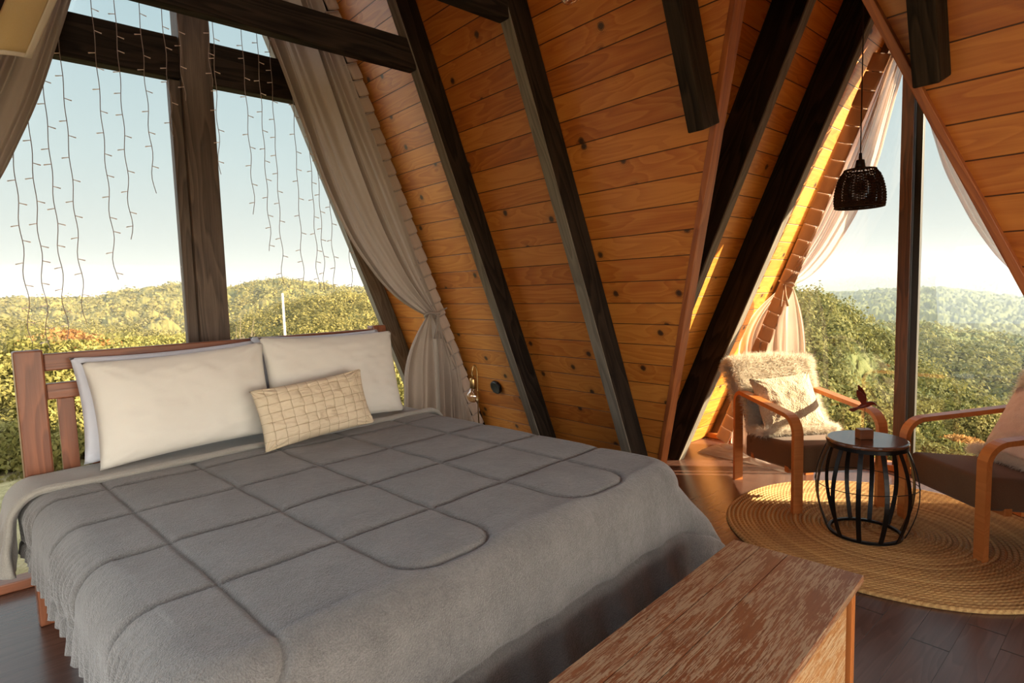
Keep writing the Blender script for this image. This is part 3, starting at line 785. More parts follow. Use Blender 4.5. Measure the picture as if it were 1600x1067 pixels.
def armchair(loc, rz, label):
    """local +y = front"""
    c = empty('armchair', loc, rz, label, 'armchair', 'bentwood armchairs')
    hw = .275
    for s in (-1, 1):
        p = [(s * hw + q[0], q[1], q[2]) for q in arm_path(.60, .645, .36, -.34)]
        MB().strip(p, (1, 0, 0), .030, .0135).build('arm_frame', M['chairwood'], c)
    for y0, z0 in ((.20, .235), (-.20, .215)):
        box('cross_rail', -hw + .03, hw - .03, y0 - .02, y0 + .02, z0 - .02, z0 + .02, M['chairwood'], c, .004)
    # seat cushion, wedge
    bm = bmesh.new(); bm_box(bm, -.245, .245, -.30, .355, .25, .42, .03, 4)
    for v in bm.verts:
        k = (.355 - v.co.y) / .655
        v.co.z -= .07 * k
        if v.co.z < .33: v.co.z += .03 * (1 - k) * 0
        if v.co.z > .33 - .07 * k: v.co.z += .012 * (1 - (v.co.x / .245) ** 2)
    finish(bm, 'seat', M['seat'], c, True)
    # backrest, leaning
    bm = bmesh.new(); bm_box(bm, -.245, .245, -.055, .055, 0, .60, .035, 4)
    for v in bm.verts: v.co.y += .012 * (1 - (v.co.x / .245) ** 2) * (1 if v.co.y > 0 else -.3)
    bm.transform(Matrix.Translation((0, -.20, .27)) @ Matrix.Rotation(R(24), 4, 'X'))
    finish(bm, 'backrest', M['seat'], c, True)
    return c
def back_pt(x, h, off=0):
    """point on the backrest front: h along the back, off towards the sitter"""
    a = R(24); y = .058 + off; return np.array([x, -.20 + y * math.cos(a) - h * math.sin(a), .27 + y * math.sin(a) + h * math.cos(a)])
def sheepskin(loc, rz, label, seed, hang=.50, seatlen=.16, w=.27):
    """draped over the top of the backrest: behind, over, down the front and onto the seat"""
    prof = []
    for k in range(8): prof.append((-.125, .30 + .30 * k / 7))          # (off, h) behind
    for k in range(7):
        a = PI - k / 6 * PI; prof.append((-.058 + .070 * math.cos(a), .605 + .035 * math.sin(a)))
    for k in range(14): prof.append((.012 , .59 - (.45) * k / 13))
    P_ = []; 
    n = 34
    for (off, h) in prof:
        for i in range(n):
            x = (i / (n - 1) * 2 - 1)
            ww = w * (1 + .05 * math.sin(h * 11 + seed)); bulge = .008 * noise.noise(Vector((x * 3, h * 6, seed)))
            P_.append(back_pt(x * ww, h - .015 * abs(x) ** 3, off + bulge))
    rows = len(prof)
    for k in range(1, 8):
        for i in range(n):
            x = (i / (n - 1) * 2 - 1); b = back_pt(x * w, .14, .012)
            P_.append(np.array([x * w * (1 - .05 * k / 7), b[1] + k / 7 * seatlen, .395 + .012 * k / 7]))
    rows += 7
    P_ = np.array(P_); F = grid_faces(rows, n)
    G = P_.reshape(rows, n, 3); gu = np.gradient(G, axis=0); gv = np.gradient(G, axis=1)
    Nn = np.cross(gv, gu).reshape(-1, 3); Nn /= np.linalg.norm(Nn, axis=1)[:, None] + 1e-9
    cen = back_pt(0, .3, -.058)
    # orient outwards from the chair back
    sgn = np.sign(((P_ - cen) * Nn).sum(1)); sgn[sgn == 0] = 1; sgn = np.sign(np.median(sgn)) * np.ones_like(sgn); Nn *= sgn[:, None]
    o = fast_mesh('sheepskin_throw', P_, F, M['fur'], None, True)
    md = o.modifiers.new('s', 'SOLIDIFY'); md.thickness = .008; md.offset = 0
    o.matrix_basis = Matrix.Translation(loc) @ Matrix.Rotation(rz, 4, 'Z')
    tag(o, label, 'sheepskin')
    # wool strands
    fi = FR.integers(0, len(F), 26000); r1 = FR.random((26000, 1)); r2 = FR.random((26000, 1))
    A = P_[F[fi, 0]] * (1 - r1) + P_[F[fi, 1]] * r1; B = P_[F[fi, 3]] * (1 - r1) + P_[F[fi, 2]] * r1
    Q = A * (1 - r2) + B * r2; QN = Nn[F[fi, 0]]
    ei = np.concatenate([np.arange(rows) * n, np.arange(rows) * n + n - 1, np.arange(n) + (rows - 1) * n])
    E = P_[np.repeat(ei, 60)]; EN = np.concatenate([np.tile([-1, 0, .1], (rows * 60, 1)), np.tile([1, 0, .1], (rows * 60, 1)), np.tile([0, .8, .2], (n * 60, 1))]) + Nn[np.repeat(ei, 60)] * .5
    base = np.concatenate([Q, E]); nn_ = np.concatenate([QN, EN])
    V, Ff = fur_mesh(base, nn_, 75000, .046, .0013, droop=.30, spread=.6)
    f = fast_mesh('wool', V, Ff, M['fur'], o); f['kind'] = 'stuff'
    return o
def lean_cushion(name, loc, rz, w, h, t_, x, tilt, mat, label, yoff=.0, zoff=.0, roll=0, seed=3, cat='cushion'):
    V, F = pillow_mesh(w, h, t_, 50, seed=seed, pinch=.07)
    o = fast_mesh(name, V, F, mat, None, True)
    bm = bmesh.new(); bm.from_mesh(o.data); bmesh.ops.remove_doubles(bm, verts=bm.verts, dist=.0004); bm.to_mesh(o.data); bm.free()
    o.data.polygons.foreach_set('use_smooth', [True] * len(o.data.polygons))
    # pillow front is -y, chair front is +y -> turn around
    o.matrix_basis = Matrix.Translation(loc) @ Matrix.Rotation(rz, 4, 'Z') @ Matrix.Translation((x, yoff, zoff)) @ Matrix.Rotation(PI, 4, 'Z') @ Matrix.Rotation(-tilt, 4, 'X') @ Matrix.Rotation(roll, 4, 'Y')
    tag(o, label, cat); return o
def yaw_for(fx, fy): return math.atan2(-fx, fy)
CL = (3.967, 1.595, 0); aL = yaw_for(-.565, -.825)
CR = (3.997, .555, 0); aR = yaw_for(-.77, .64)
armchair(CL, aL, 'bentwood armchair with brown seat at the left of the barrel table, facing the bed')
armchair(CR, aR, 'bentwood armchair with brown seat at the right edge, facing the left armchair')
sheepskin(CL, aL, 'shaggy cream sheepskin draped over the left armchair', 1)
sheepskin(CR, aR, 'shaggy pale sheepskin draped over the right armchair', 2)
lean_cushion('cushion', CL, aL, .45, .39, .14, .015, R(27), M['fleece'], 'cream fleecy cushion on the left armchair', yoff=-.05, zoff=.415, roll=R(-4))
lean_cushion('cushion', CR, aR, .44, .40, .12, .0, R(27), M['pinkfleece'], 'blush fleecy cushion on the right armchair', yoff=-.05, zoff=.415, roll=R(3), seed=7)

# ------------------------------------------------------------------ rug
t = NT('jute'); c = t.co(); x, y, z = t.sep(c)
rr = t.math('SQRT', t.math('ADD', t.math('MULTIPLY', x, x), t.math('MULTIPLY', y, y))); an = t.math('ARCTAN2', y, x)
ridx = t.math('FLOOR', t.math('DIVIDE', rr, .024)); fr = t.math('FRACT', t.math('DIVIDE', rr, .024))
wn = t.N('TexWhiteNoise', noise_dimensions='1D'); t.l.new(ridx, wn.inputs['W'])
br = t.math('SINE', t.math('ADD', t.math('MULTIPLY', t.math('MULTIPLY', an, t.math('ADD', ridx, .5)), 5.), t.math('MULTIPLY', t.math('SUBTRACT', fr, .5), 7.)))
nz = t.noise(c, 160, 3, .7); n2 = t.noise(c, 5, 3)
f = t.math('ADD', t.math('MULTIPLY', nz, .5), t.math('ADD', t.math('MULTIPLY', wn.outputs[0], .22), t.math('MULTIPLY', t.math('ADD', br, 1.), .07)))
col = t.ramp(f, [(.25, (.30, .14, .040)), (.5, (.60, .36, .13)), (.8, (.80, .57, .27))])
col = t.mix(t.ramp(n2, [(.35, 0), (.75, .35)]), col, (.30, .19, .09))
t.bsdf(col, .85, t.bump(t.math('ADD', t.math('MULTIPLY', br, .16), nz), .9, .006)); M['jute'] = t.m
mb = MB(); prof = []; RR = .845
for k in range(35):
    for q in range(6):
        r = (k + q / 6) * .0241; prof.append((max(r, .0005), .010 + .009 * math.sin(PI * q / 6)))
prof.append((RR, .004)); prof.append((RR - .004, .0015))
mb.lathe(prof, 200)
o = mb.build('round_rug', M['jute'], None, True); o.location = (3.65, 1.0, 0)
# wobble the outline a little
for v in o.data.vertices:
    a = math.atan2(v.co.y, v.co.x); k = 1 + .006 * math.sin(3 * a + 1) + .004 * math.sin(7 * a); v.co.x *= k; v.co.y *= k
tag(o, 'round braided jute rug under the armchairs and barrel table', 'rug')

# ------------------------------------------------------------------ barrel table and bird
RZ = .019
M['tabletop'] = timber('table_wood', (.075, .028, .014), (.17, .07, .035), rough=.16, bump=.05)
M['blockwood'] = timber('block_wood', (.14, .045, .018), (.26, .09, .035), rough=.4, bump=.1)
tb = empty('side_table', (3.505, 1.075, RZ), R(10), 'small barrel-shaped table with wooden top and black metal slats', 'side table')
mb = MB().lathe([(.0, .505), (.190, .505), (.196, .509), (.198, .516), (.196, .523), (.188, .527), (0, .527)], 64)
o = mb.build('table_top', M['tabletop'], tb, False)
MB().lathe([(.186, .486), (.194, .486), (.194, .505), (.186, .505), (.186, .486)], 64).build('top_ring', M['black'], tb)
MB().lathe([(.166, .0), (.180, .0), (.180, .014), (.166, .014), (.166, 0)], 64).build('base_ring', M['black'], tb)
ringp = [(.247 * math.cos(a), .247 * math.sin(a), .285 + .006 * math.sin(2 * a)) for a in [2 * PI * k / 72 for k in range(72)]]
MB().tube(ringp, .0022, 6, True).build('middle_wire', M['black'], tb)
for k in range(12):
    a = 2 * PI * k / 12; ca, sa = math.cos(a), math.sin(a); pts = []
    for j in range(17):
        q = j / 16; z = .012 + q * .482; r = .180 + (.246 - .180) * math.sin(PI * (q * .96 + .02)) ** .9
        pts.append((r * ca, r * sa, z))
    MB().strip(pts, (-sa, ca, 0), .0115, .0022).build('slat', M['black'], tb)
bd = empty('hummingbird_figurine', (3.497, 1.085, RZ + .5275), R(-42), 'dark red wooden hummingbird on a wire above a wood block, on the barrel table', 'figurine')
box('wood_block', -.036, .036, -.027, .027, 0, .052, M['blockwood'], bd, .003)
MB().tube([(0, 0, .05), (0, 0, .165)], .0012, 6).build('wire', M['gray_metal'], bd)
def flat_shape(name, outline, th, mat, parent, mtx):
    n = len(outline); V = [(x * 1.2, -th / 2, z * 1.2) for x, z in outline] + [(x * 1.2, th / 2, z * 1.2) for x, z in outline]
    F = [tuple(range(n)), tuple(range(2 * n - 1, n - 1, -1))] + [(i, i + n, (i + 1) % n + n, (i + 1) % n) for i in range(n)]
    V = [tuple(mtx @ Vector(v)) for v in V]
    o = mesh_obj(name, V, F, mat, parent); m_ = o.modifiers.new('b', 'BEVEL'); m_.width = .0012; m_.segments = 2; return o
M['birdwood'] = timber('bird_wood', (.10, .012, .006), (.22, .035, .018), rough=.35, bump=.1)
body = []
prof = [(-.046, -.014, .002), (-.03, -.006, .007), (-.012, .002, .012), (.006, .008, .014), (.022, .012, .011), (.034, .014, .0095), (.044, .012, .006), (.056, .003, .0025), (.074, -.016, .0012), (.088, -.032, .0007)]
MB().tube([(x * 1.12, 0, .165 + z * 1.1 + .012) for x, z, r in prof], [r * 1.15 for _, _, r in prof], 12).build('body', M['birdwood'], bd, True)
wing = [(0, 0), (.008, .020), (.006, .045), (-.006, .070), (-.022, .088), (-.026, .084), (-.027, .060), (-.022, .035), (-.014, .010)]
flat_shape('wing', wing, .004, M['birdwood'], bd, Matrix.Translation((.006, .004, .188)) @ Matrix.Rotation(R(-14), 4, 'X'))
wing2 = [(0, 0), (.002, .018), (-.006, .040), (-.026, .062), (-.046, .074), (-.050, .070), (-.046, .050), (-.034, .026), (-.018, .006)]
flat_shape('wing', wing2, .004, M['birdwood'], bd, Matrix.Translation((-.002, -.004, .186)) @ Matrix.Rotation(R(14), 4, 'X'))
tail = [(0, .006), (-.020, .000), (-.042, -.004), (-.052, -.012), (-.040, -.018), (-.028, -.020), (-.010, -.010)]
flat_shape('tail', tail, .006, M['birdwood'], bd, Matrix.Translation((-.026, 0, .172)))

# ------------------------------------------------------------------ trunk / bench at the foot of the bed
def worn(name, a, b, paint, amount=.5):
    t = NT(name); c = t.co(); 
    g = t.noise(t.mapping(c, (3, 60, 60)), 1., 3, .6); big = t.noise(t.mapping(c, (1.2, 4, 4)), 1., 4, .6)
    col = t.ramp(t.math('ADD', t.math('MULTIPLY', g, .5), t.math('MULTIPLY', big, .5)), [(.3, a), (.7, b)])
    sc = t.noise(t.mapping(c, (11, 190, 190), rot=(0, 0, .10)), 1., 4, .75, .8); patch = t.math('ADD', t.noise(t.mapping(c, (5.2, 11, 11)), 1., 4, .65), t.math('MULTIPLY', t.math('SUBTRACT', t.noise(t.mapping(c, (1.6, 3, 3)), 1., 2, .5), .5), .35))
    m_ = t.ramp(t.math('ADD', sc, t.math('MULTIPLY', patch, 1.15)), [(1.075 - amount * .14, 0), (1.14 - amount * .14, 1)])
    m_ = t.math('MULTIPLY', m_, t.ramp(sc, [(.48, 0), (.53, 1)]))
    dk = t.ramp(t.noise(t.mapping(c, (4, 50, 50), loc=(3, 3, 3)), 1., 4, .8), [(.64, 0), (.72, 1)])
    col = t.mix(t.math('MULTIPLY', m_, .62), col, paint); col = t.mix(t.math('MULTIPLY', dk, .6), col, (.035, .012, .006))
    t.bsdf(col, .42, t.bump(t.math('ADD', g, m_), .3, .003)); return t.m
M['bench'] = worn('worn_bench', (.16, .052, .020), (.30, .115, .048), (.52, .40, .25), .55)
M['benchside'] = worn('worn_bench_side', (.36, .14, .035), (.52, .25, .08), (.72, .56, .34), .9)
bn = empty('storage_bench', (2.045, .625, 0), R(4.6), 'worn wooden storage bench with scratched paint at the foot of the bed', 'bench')
BL, BWD = 1.55, .43
def bb(name, x0, x1, y0, y1, z0, z1, mat, bev=.004): return box(name, x0, x1, y0, y1, z0, z1, mat, bn, bev)
ycut = [0, .235, .33, BWD]
for a, b in zip(ycut[:-1], ycut[1:]): bb('lid_board', -BL, .0, a + .0008, b - .0008, .425, .45, M['bench'], .002)
bb('front_panel', -BL + .06, -.075, .03, .045, .05, .40, M['benchside'], .002)
bb('back_panel', -BL + .06, -.075, BWD - .045, BWD - .03, .05, .40, M['benchside'], .002)
bb('end_panel', -.045, -.03, .05, BWD - .05, .05, .40, M['benchside'], .002)
bb('end_panel', -BL + .03, -BL + .045, .05, BWD - .05, .05, .40, M['benchside'], .002)
bb('top_rail', -BL + .02, -.02, .02, .04, .395, .4245, M['chairwood'], .002)
bb('bottom_rail', -BL + .05, -.05, .022, .042, .05, .09, M['chairwood'], .002)
for x0 in (-.055, -BL + .02):
    for y0 in (.018, BWD - .053):
        o = box('leg', 0, .425, x0, x0 + .035, y0, y0 + .035, M['chairwood'], bn, .003); o.matrix_basis = Matrix(((0, 1, 0, 0), (0, 0, 1, 0), (1, 0, 0, 0), (0, 0, 0, 1)))

# ------------------------------------------------------------------ lamps
M['wicker'] = cloth('dark_wicker', (.030, .016, .009), (.060, .032, .018), scale=300, bump=.4, sheen=0)
pd = empty('pendant_lamp', (3.9, 1.265, 1.84), 0, 'dark wicker pendant lamp hanging in the gable niche', 'pendant lamp')
ztop = 3.2 - 1.84
MB().tube([(0, 0, .30), (0, 0, ztop)], .0035, 6).build('cord', M['blackp'], pd)
mb = MB().lathe([(.0, .31), (.008, .31), (.010, .275), (.022, .27), (.030, .215), (.0, .215)], 20); mb.build('socket', M['blackp'], pd, True)
mb = MB(); prof = [(.128, 0), (.132, .03), (.131, .07), (.125, .11), (.113, .155), (.098, .19), (.082, .212)]
def pr(z):
    for (r0, z0), (r1, z1) in zip(prof[:-1], prof[1:]):
        if z0 <= z <= z1: return r0 + (r1 - r0) * (z - z0) / (z1 - z0)
    return prof[-1][0]
nr = 24
for k in range(nr):
    z = .004 + .182 * k / (nr - 1); r = pr(z)
    pts = [((r + .0035 * math.cos(18 * a + PI * (k % 2))) * math.cos(a), (r + .0035 * math.cos(18 * a + PI * (k % 2))) * math.sin(a), z) for a in [2 * PI * q / 108 for q in range(108)]]
    mb.tube(pts, .0036, 5, True)
for k in range(36):
    a = 2 * PI * k / 36; mb.tube([(pr(z) * math.cos(a), pr(z) * math.sin(a), z) for z in [.0, .03, .07, .11, .155, .19, .212]], .0026, 5)
for rr_, zz in ((.083, .212), (.129, -.002), (.129, .012)):
    mb.tube([(rr_ * math.cos(a), rr_ * math.sin(a), zz) for a in [2 * PI * q / 48 for q in range(48)]], .005, 6, True)
for k in range(10):
    a = 2 * PI * k / 10; mb.tube([(.028 * math.cos(a), .028 * math.sin(a), .22), (.083 * math.cos(a), .083 * math.sin(a), .212)], .003, 5)
mb.build('wicker_shade', M['wicker'], pd, True)

def bulb_geo(parent, z0, r, up=1, name='glass_bulb'):
    prof_ = [(.0008, -r)] + [(r * math.sin(a), -r * math.cos(a)) for a in [PI * k / 20 for k in range(1, 17)]] + [(r * .42, r * 1.12), (r * .36, r * 1.3)]
    MB().lathe([(a, z0 + b * up) for a, b in prof_], 28).build(name, M['bulbglass'], parent, True)
    fl_ = MB()
    for k in range(6):
        a = 2 * PI * k / 6; fl_.tube([(.003 * math.cos(a), .003 * math.sin(a), z0 + r * up * .9), (r * .38 * math.cos(a), r * .38 * math.sin(a), z0 + r * .35 * up), (r * .38 * math.cos(a + .5), r * .38 * math.sin(a + .5), z0 - r * .35 * up)], .0007, 4)
    fl_.build('filament', M['brass'], parent)
lm = empty('bulb_lamp', (2.225, 2.90, 0), 0, 'brass lamp with bare globe bulb beside the bed, in front of the curtain', 'lamp')
MB().lathe([(0, 0), (.09, 0), (.09, .012), (.02, .02), (0, .02)], 32).build('base', M['blackp'], lm)
pts = [(.035, 0, .01), (.035, 0, .88)] + [(.015 + .020 * math.cos(a), 0, .88 + .06 * math.sin(a)) for a in [PI * k / 10 for k in range(1, 10)]] + [(-.005, 0, .90), (-.002, 0, .86)]
MB().tube(pts, .0042, 8).build('curved_pole', M['brass'], lm, True)
MB().lathe([(0, .862), (.017, .862), (.019, .85), (.019, .80), (.016, .795), (0, .795)], 24, (-.002, 0, 0)).build('socket', M['brass'], lm, True)
hold = empty('bulb', (-.002, 0, 0), parent=lm)
bulb_geo(hold, .748, .042)
o = MB().lathe([(0, 0), (.050, 0), (.055, .006), (.055, .024), (.048, .030), (.040, .026), (0, .024)], 32).build('round_wall_socket', M['blackp'], None, True)
zz = .655; pos = slope_pt(3.50, zz, .001); o.matrix_basis = Matrix.Translation(pos) @ nrm.to_track_quat('Z', 'Y').to_matrix().to_4x4()
tag(o, 'round black fitting on the plank wall between curtain and first rafter', 'wall socket')
tp = empty('bare_bulb', (1.76, 1.60, 2.49), 0, 'bare glass bulb peeking in at the top edge of the view', 'bulb')
hold = empty('bulb', (0, 0, 0), parent=tp); bulb_geo(hold, .045, .040)
MB().lathe([(0, .095), (.017, .095), (.017, .14), (0, .145)], 20).build('socket', M['blackp'], tp)
MB().tube([(0, 0, .14), (0, 0, 1.9)], .003, 6).build('cord', M['blackp'], tp)
# cream hemmed cloth at the top left corner
hc = empty('hanging_cloth', (0, 2.5, 0), 0, 'cream hemmed cloth hanging at the top left corner, in front of the curtain', 'cloth')
def band(name, s0, s1, q0, q1, mat, dy=0., n=18, m=50):
    V = []
    for i in range(m):
        q = q0 + (q1 - q0) * i / (m - 1)
        for j in range(n):
            s = s0 + (s1 - s0) * j / (n - 1)
            x = .158 + .40 * q - s * .19; z = 2.195 + q - .030 * math.sin(min(1, s * 1.2) * PI / 2) * (1 - min(1, q * 2))
            y = .05 * math.sin(s * PI * 1.1) + .02 * math.sin(q * 3) + dy
            V.append((x, -y, z))
    o = fast_mesh(name, V, grid_faces(m, n), mat, hc, True); md = o.modifiers.new('s', 'SOLIDIFY'); md.thickness = .003; return o
band('panel', .10, .62, .012, 1.15, M['shadecloth'])
band('side_hem', .0, .10, .0, 1.15, M['shadehem'], .003, 5)
band('lower_hem', .09, .62, .0, .014, M['shadehem'], .003, 18, 4)
band('dark_strap', .60, .84, -.02, 1.15, M['blackp'], -.01)
# ------------------------------------------------------------------ fairy lights
YF = 3.63
fc = empty('fairy_light_curtain', (0, YF, 3.42), 0, 'curtain of hanging fairy light strands in front of the bed window', 'string lights')
MB().tube([(-.6, 0, 0), (.4, 0, .006), (1.2, 0, -.004), (2.0, 0, .004)], .004, 6).build('header_cable', M['wire'], fc)
strands = [(0.134, 1.213, -0.005), (0.206, 1.182, -0.012), (0.266, 1.224, 0.003), (0.342, 1.302, 0.004), (0.484, 1.515, 0.009), (0.588, 1.724, -0.012), (0.689, 1.972, 0.009), (0.786, 2.284, 0.021), (0.867, 2.484, 0.006), (1.031, 2.587, -0.016), (1.054, 2.108, -0.024), (1.193, 1.893, 0.012), (1.282, 1.681, 0.004), (1.356, 1.477, -0.006), (1.477, 1.411, -0.003), (1.559, 1.445, 0.012), (1.602, 1.444, 0.012), (1.672, 1.442, 0.01), (1.792, 1.44, 0.008)]
for (xt, zb, dxb) in strands:
    H = 3.42 - zb; n = max(4, int(H / .035)); pts = []
    ph = random.uniform(0, 6)
    for k in range(n + 1):
        q = k / n; late = q ** 3
        pts.append((xt + dxb * q + .004 * math.sin(k * .9 + ph) * (.3 + 2.2 * late), .003 * math.cos(k * .7 + ph), -H * q))
    st = MB().tube(pts, .0019, 5).build('strand', M['wire'], fc)
    s = random.choice((1, -1)); z = .05 + random.uniform(0, .06)
    while z < H - .01:
        q = z / H; i = min(int(q * n), n - 1); p = pts[i]
        MB().tube([p, (p[0] + s * .016, p[1], p[2] - .004), (p[0] + s * .030, p[1] - .002, p[2] - .008)], [.0018, .0022, .0030], 5).build('bulb', M['light_bulb'], st)
        s = -s if random.random() < .8 else s; z += .098 + random.uniform(-.008, .008)
# ------------------------------------------------------------------ outside: terrain and forest
def interp_tab(tab, phi):
    tab = sorted(tab); return np.interp(phi, [a for a, _ in tab], [b for _, b in tab])
TA = [(7.04, -0.1725), (10.88, -0.1443), (13.4, -0.111), (15.62, -0.0755), (17.92, -0.0477), (19.85, -0.0141), (22.06, -0.0053), (24.89, 0.0179), (54.67, -0.0245), (58.32, -0.0118), (63.06, 0.0024), (66.51, 0.001), (70.42, -0.0131), (74.15, -0.0324), (77.2, -0.0491), (79.05, -0.0377), (81.72, -0.0259), (85.89, -0.0265), (89.62, -0.0187)]
TB = [(7.23, -0.0808), (11.01, -0.0697), (13.48, -0.0569), (15.2, -0.0589), (19.82, -0.0476), (24.86, -0.0368), (57.7, -0.0035), (63.05, 0.0034), (66.47, 0.0154), (69.76, 0.0219), (71.91, 0.0177), (74.0, 0.0107), (75.51, 0.0095), (77.4, 0.0227), (81.55, 0.015), (83.72, 0.0079), (87.3, 0.0063), (89.5, 0.0067)]
TC = [(7.34, -0.0281), (10.32, -0.0179), (12.31, -0.0102), (15.26, -0.0115), (18.89, -0.0145), (24.88, -0.0119), (54.6, 0.0078), (60.67, 0.0107), (62.14, 0.0156), (63.9, 0.0132), (66.5, 0.0051), (74.53, 0.0051), (81.59, 0.005), (89.49, 0.0091)]
TD = [(7.4, 0.0047), (9.61, 0.0113), (12.34, 0.0082), (13.8, 0.0119), (16.67, 0.0131), (20.45, 0.0072), (24.88, 0.003), (54.62, 0.0025), (89.51, 0.0059)]
def terrain(Rr, Ph, dome=True):
    west = np.clip((Ph - 28) / 22, 0, 1)              # 0 = far window side, 1 = bed window side
    RA = 70 + 70 * west; RB = 300 + 60 * west; RC = 1100 + 0 * west; RD = 3000 + 0 * west
    e = 1.4
    H = 3.4
    nodes = [(5 + 0 * west, -1.6 + 1.4 * west), (10 + 0 * west, -3.2 + 1.6 * west), (22 + 0 * west, -8.5 + 2.5 * west), (RA * .62, np.minimum(-9, e + interp_tab(TA, Ph) * RA - 11)),
             (RA, e + interp_tab(TA, Ph) * RA - H), (RA * 1.55, e + np.minimum(interp_tab(TA, Ph), interp_tab(TB, Ph)) * RA * 1.55 - 16),
             (RB, e + interp_tab(TB, Ph) * RB - H - 1), (RB * 1.7, e + interp_tab(TC, Ph) * RB * 1.7 - 45), (RC, e + interp_tab(TC, Ph) * RC - 8),
             (RC * 1.6, e + interp_tab(TD, Ph) * RC * 1.6 - 90), (RD, e + interp_tab(TD, Ph) * RD - 10), (RD * 1.5, -200 + 0 * west)]
    lr = np.log(Rr); Z = np.zeros_like(Rr) + nodes[0][1]
    for (r0, z0), (r1, z1) in zip(nodes[:-1], nodes[1:]):
        l0 = np.log(r0); l1 = np.log(r1); q = np.clip((lr - l0) / (l1 - l0), 0, 1); q = q * q * (3 - 2 * q) * .75 + q * .25
        Z = np.where(lr >= l0, z0 + (z1 - z0) * q, Z)
    X = Rr * np.cos(np.radians(Ph)); Y = Rr * np.sin(np.radians(Ph))
    Z = Z + (vnoise(X / 60, Y / 60, 12, 3) - .5) * np.clip(Rr / 12 - 3, 0, 14) * .55
    return X, Y, Z
def cells(X, Y, s, seed):
    gx = np.floor(X / s).astype(np.int64); gy = np.floor(Y / s).astype(np.int64)
    best = np.full(X.shape, 9e9); bid = np.zeros(X.shape)
    for a in (-1, 0, 1):
        for b in (-1, 0, 1):
            cx_ = gx + a; cy_ = gy + b; n = (cx_ * 374761393 + cy_ * 668265263 + seed * 99991) & 0x7fffffff
            n = ((n ^ (n >> 13)) * 1274126177) & 0x7fffffff; n2 = ((n ^ (n >> 15)) * 2246822519) & 0x7fffffff
            r1 = ((n ^ (n >> 16)) & 0xffff) / 65535.; r2 = ((n2 ^ (n2 >> 16)) & 0xffff) / 65535.; r3 = ((n2 >> 7) & 0xfff) / 4095.
            d = np.hypot(X - (cx_ + .15 + .7 * r1) * s, Y - (cy_ + .15 + .7 * r2) * s) / (s * (.62 + .25 * r3))
            m = d < best; best = np.where(m, d, best); bid = np.where(m, r3, bid)
    return best, bid
def forest(name, ph0, ph1, nph, r0, r1, nr, mat):
    ph = np.linspace(ph0, ph1, nph); r = np.exp(np.linspace(math.log(r0), math.log(r1), nr))
    Ph, Rr = np.meshgrid(ph, r); X, Y, Z = terrain(Rr, Ph)
    tone = np.zeros_like(Z); hh = np.zeros_like(Z)
    for (ra, rb_, s, hgt, sd) in ((0, 95, 2.6, 3.2, 1), (95, 230, 3.4, 4.2, 2), (230, 650, 5.5, 5.5, 3), (650, 9000, 11., 8., 4)):
        m = (Rr >= ra) & (Rr < rb_)
        if not m.any(): continue
        d, idn = cells(X[m], Y[m], s, sd); d2, id2 = cells(X[m], Y[m], s * .34, sd + 7)
        dome = np.sqrt(np.clip(1 - d * d, 0, 1)); sub = np.sqrt(np.clip(1 - d2 * d2, 0, 1))
        hh[m] = hgt * (.7 if ra > 200 else .25) * (.45 + .75 * idn) * dome + s * .24 * sub * (.35 + dome) + s * .10 * vnoise(X[m] / s * 7, Y[m] / s * 7, 31, 2); tone[m] = .55 * idn + .2 * id2
    fade = np.clip((Rr - 26) / 12, 0, 1)
    Z = Z + hh * fade
    big = vnoise(X / 45, Y / 45, 21, 3)
    tone = np.clip(tone + .7 * (big - .5) + .10, 0, 1)
    V = np.stack([X, Y, Z], -1).reshape(-1, 3)
    return fast_mesh(name, V, grid_faces(nr, nph)[:, ::-1], mat, None, True, tone.reshape(-1))
def leafmat(name, cols, bump=.6, scale=1.2, trans=.0, attr=True):
    t = NT(name); a = t.N('Attribute', attribute_name='tone').outputs['Fac']; c = t.co()
    n = t.noise(c, scale, 4, .7); oi = t.N('ObjectInfo').outputs['Random']
    f = t.math('ADD', t.math('MULTIPLY', a, .7), t.math('ADD', t.math('MULTIPLY', t.math('SUBTRACT', n, .5), .7), .15))
    col = t.ramp(f, [(i / (len(cols) - 1), q) for i, q in enumerate(cols)])
    b = t.bsdf(col, .8, t.bump(n, bump, .5 / scale) if bump else None, Specular_IOR_Level=.15)
    if trans:
        tr = t.N('BsdfTranslucent'); t.l.new(col, tr.inputs[0]); mx = t.N('MixShader'); mx.inputs[0].default_value = trans
        t.l.new(b.outputs[0], mx.inputs[1]); t.l.new(tr.outputs[0], mx.inputs[2]); t.l.new(mx.outputs[0], t.out.inputs[0])
    return t.m
M['forestw'] = leafmat('autumn_forest', [(.030, .034, .010), (.070, .070, .020), (.14, .12, .032), (.20, .14, .045)], scale=.9)
M['foreste'] = leafmat('green_forest', [(.012, .020, .007), (.035, .046, .012), (.075, .085, .022), (.13, .13, .042)], scale=.9)
f = forest('forest_hills', 42, 101, 1150, 24, 4200, 640, M['forestw']); tag(f, 'yellow green wooded hills beyond the bed window', 'forest', kind='stuff')
f = forest('forest_valley', -4, 42.05, 900, 24, 4200, 700, M['foreste']); tag(f, 'green wooded valley and hazy ridges beyond the far window', 'forest', kind='stuff')
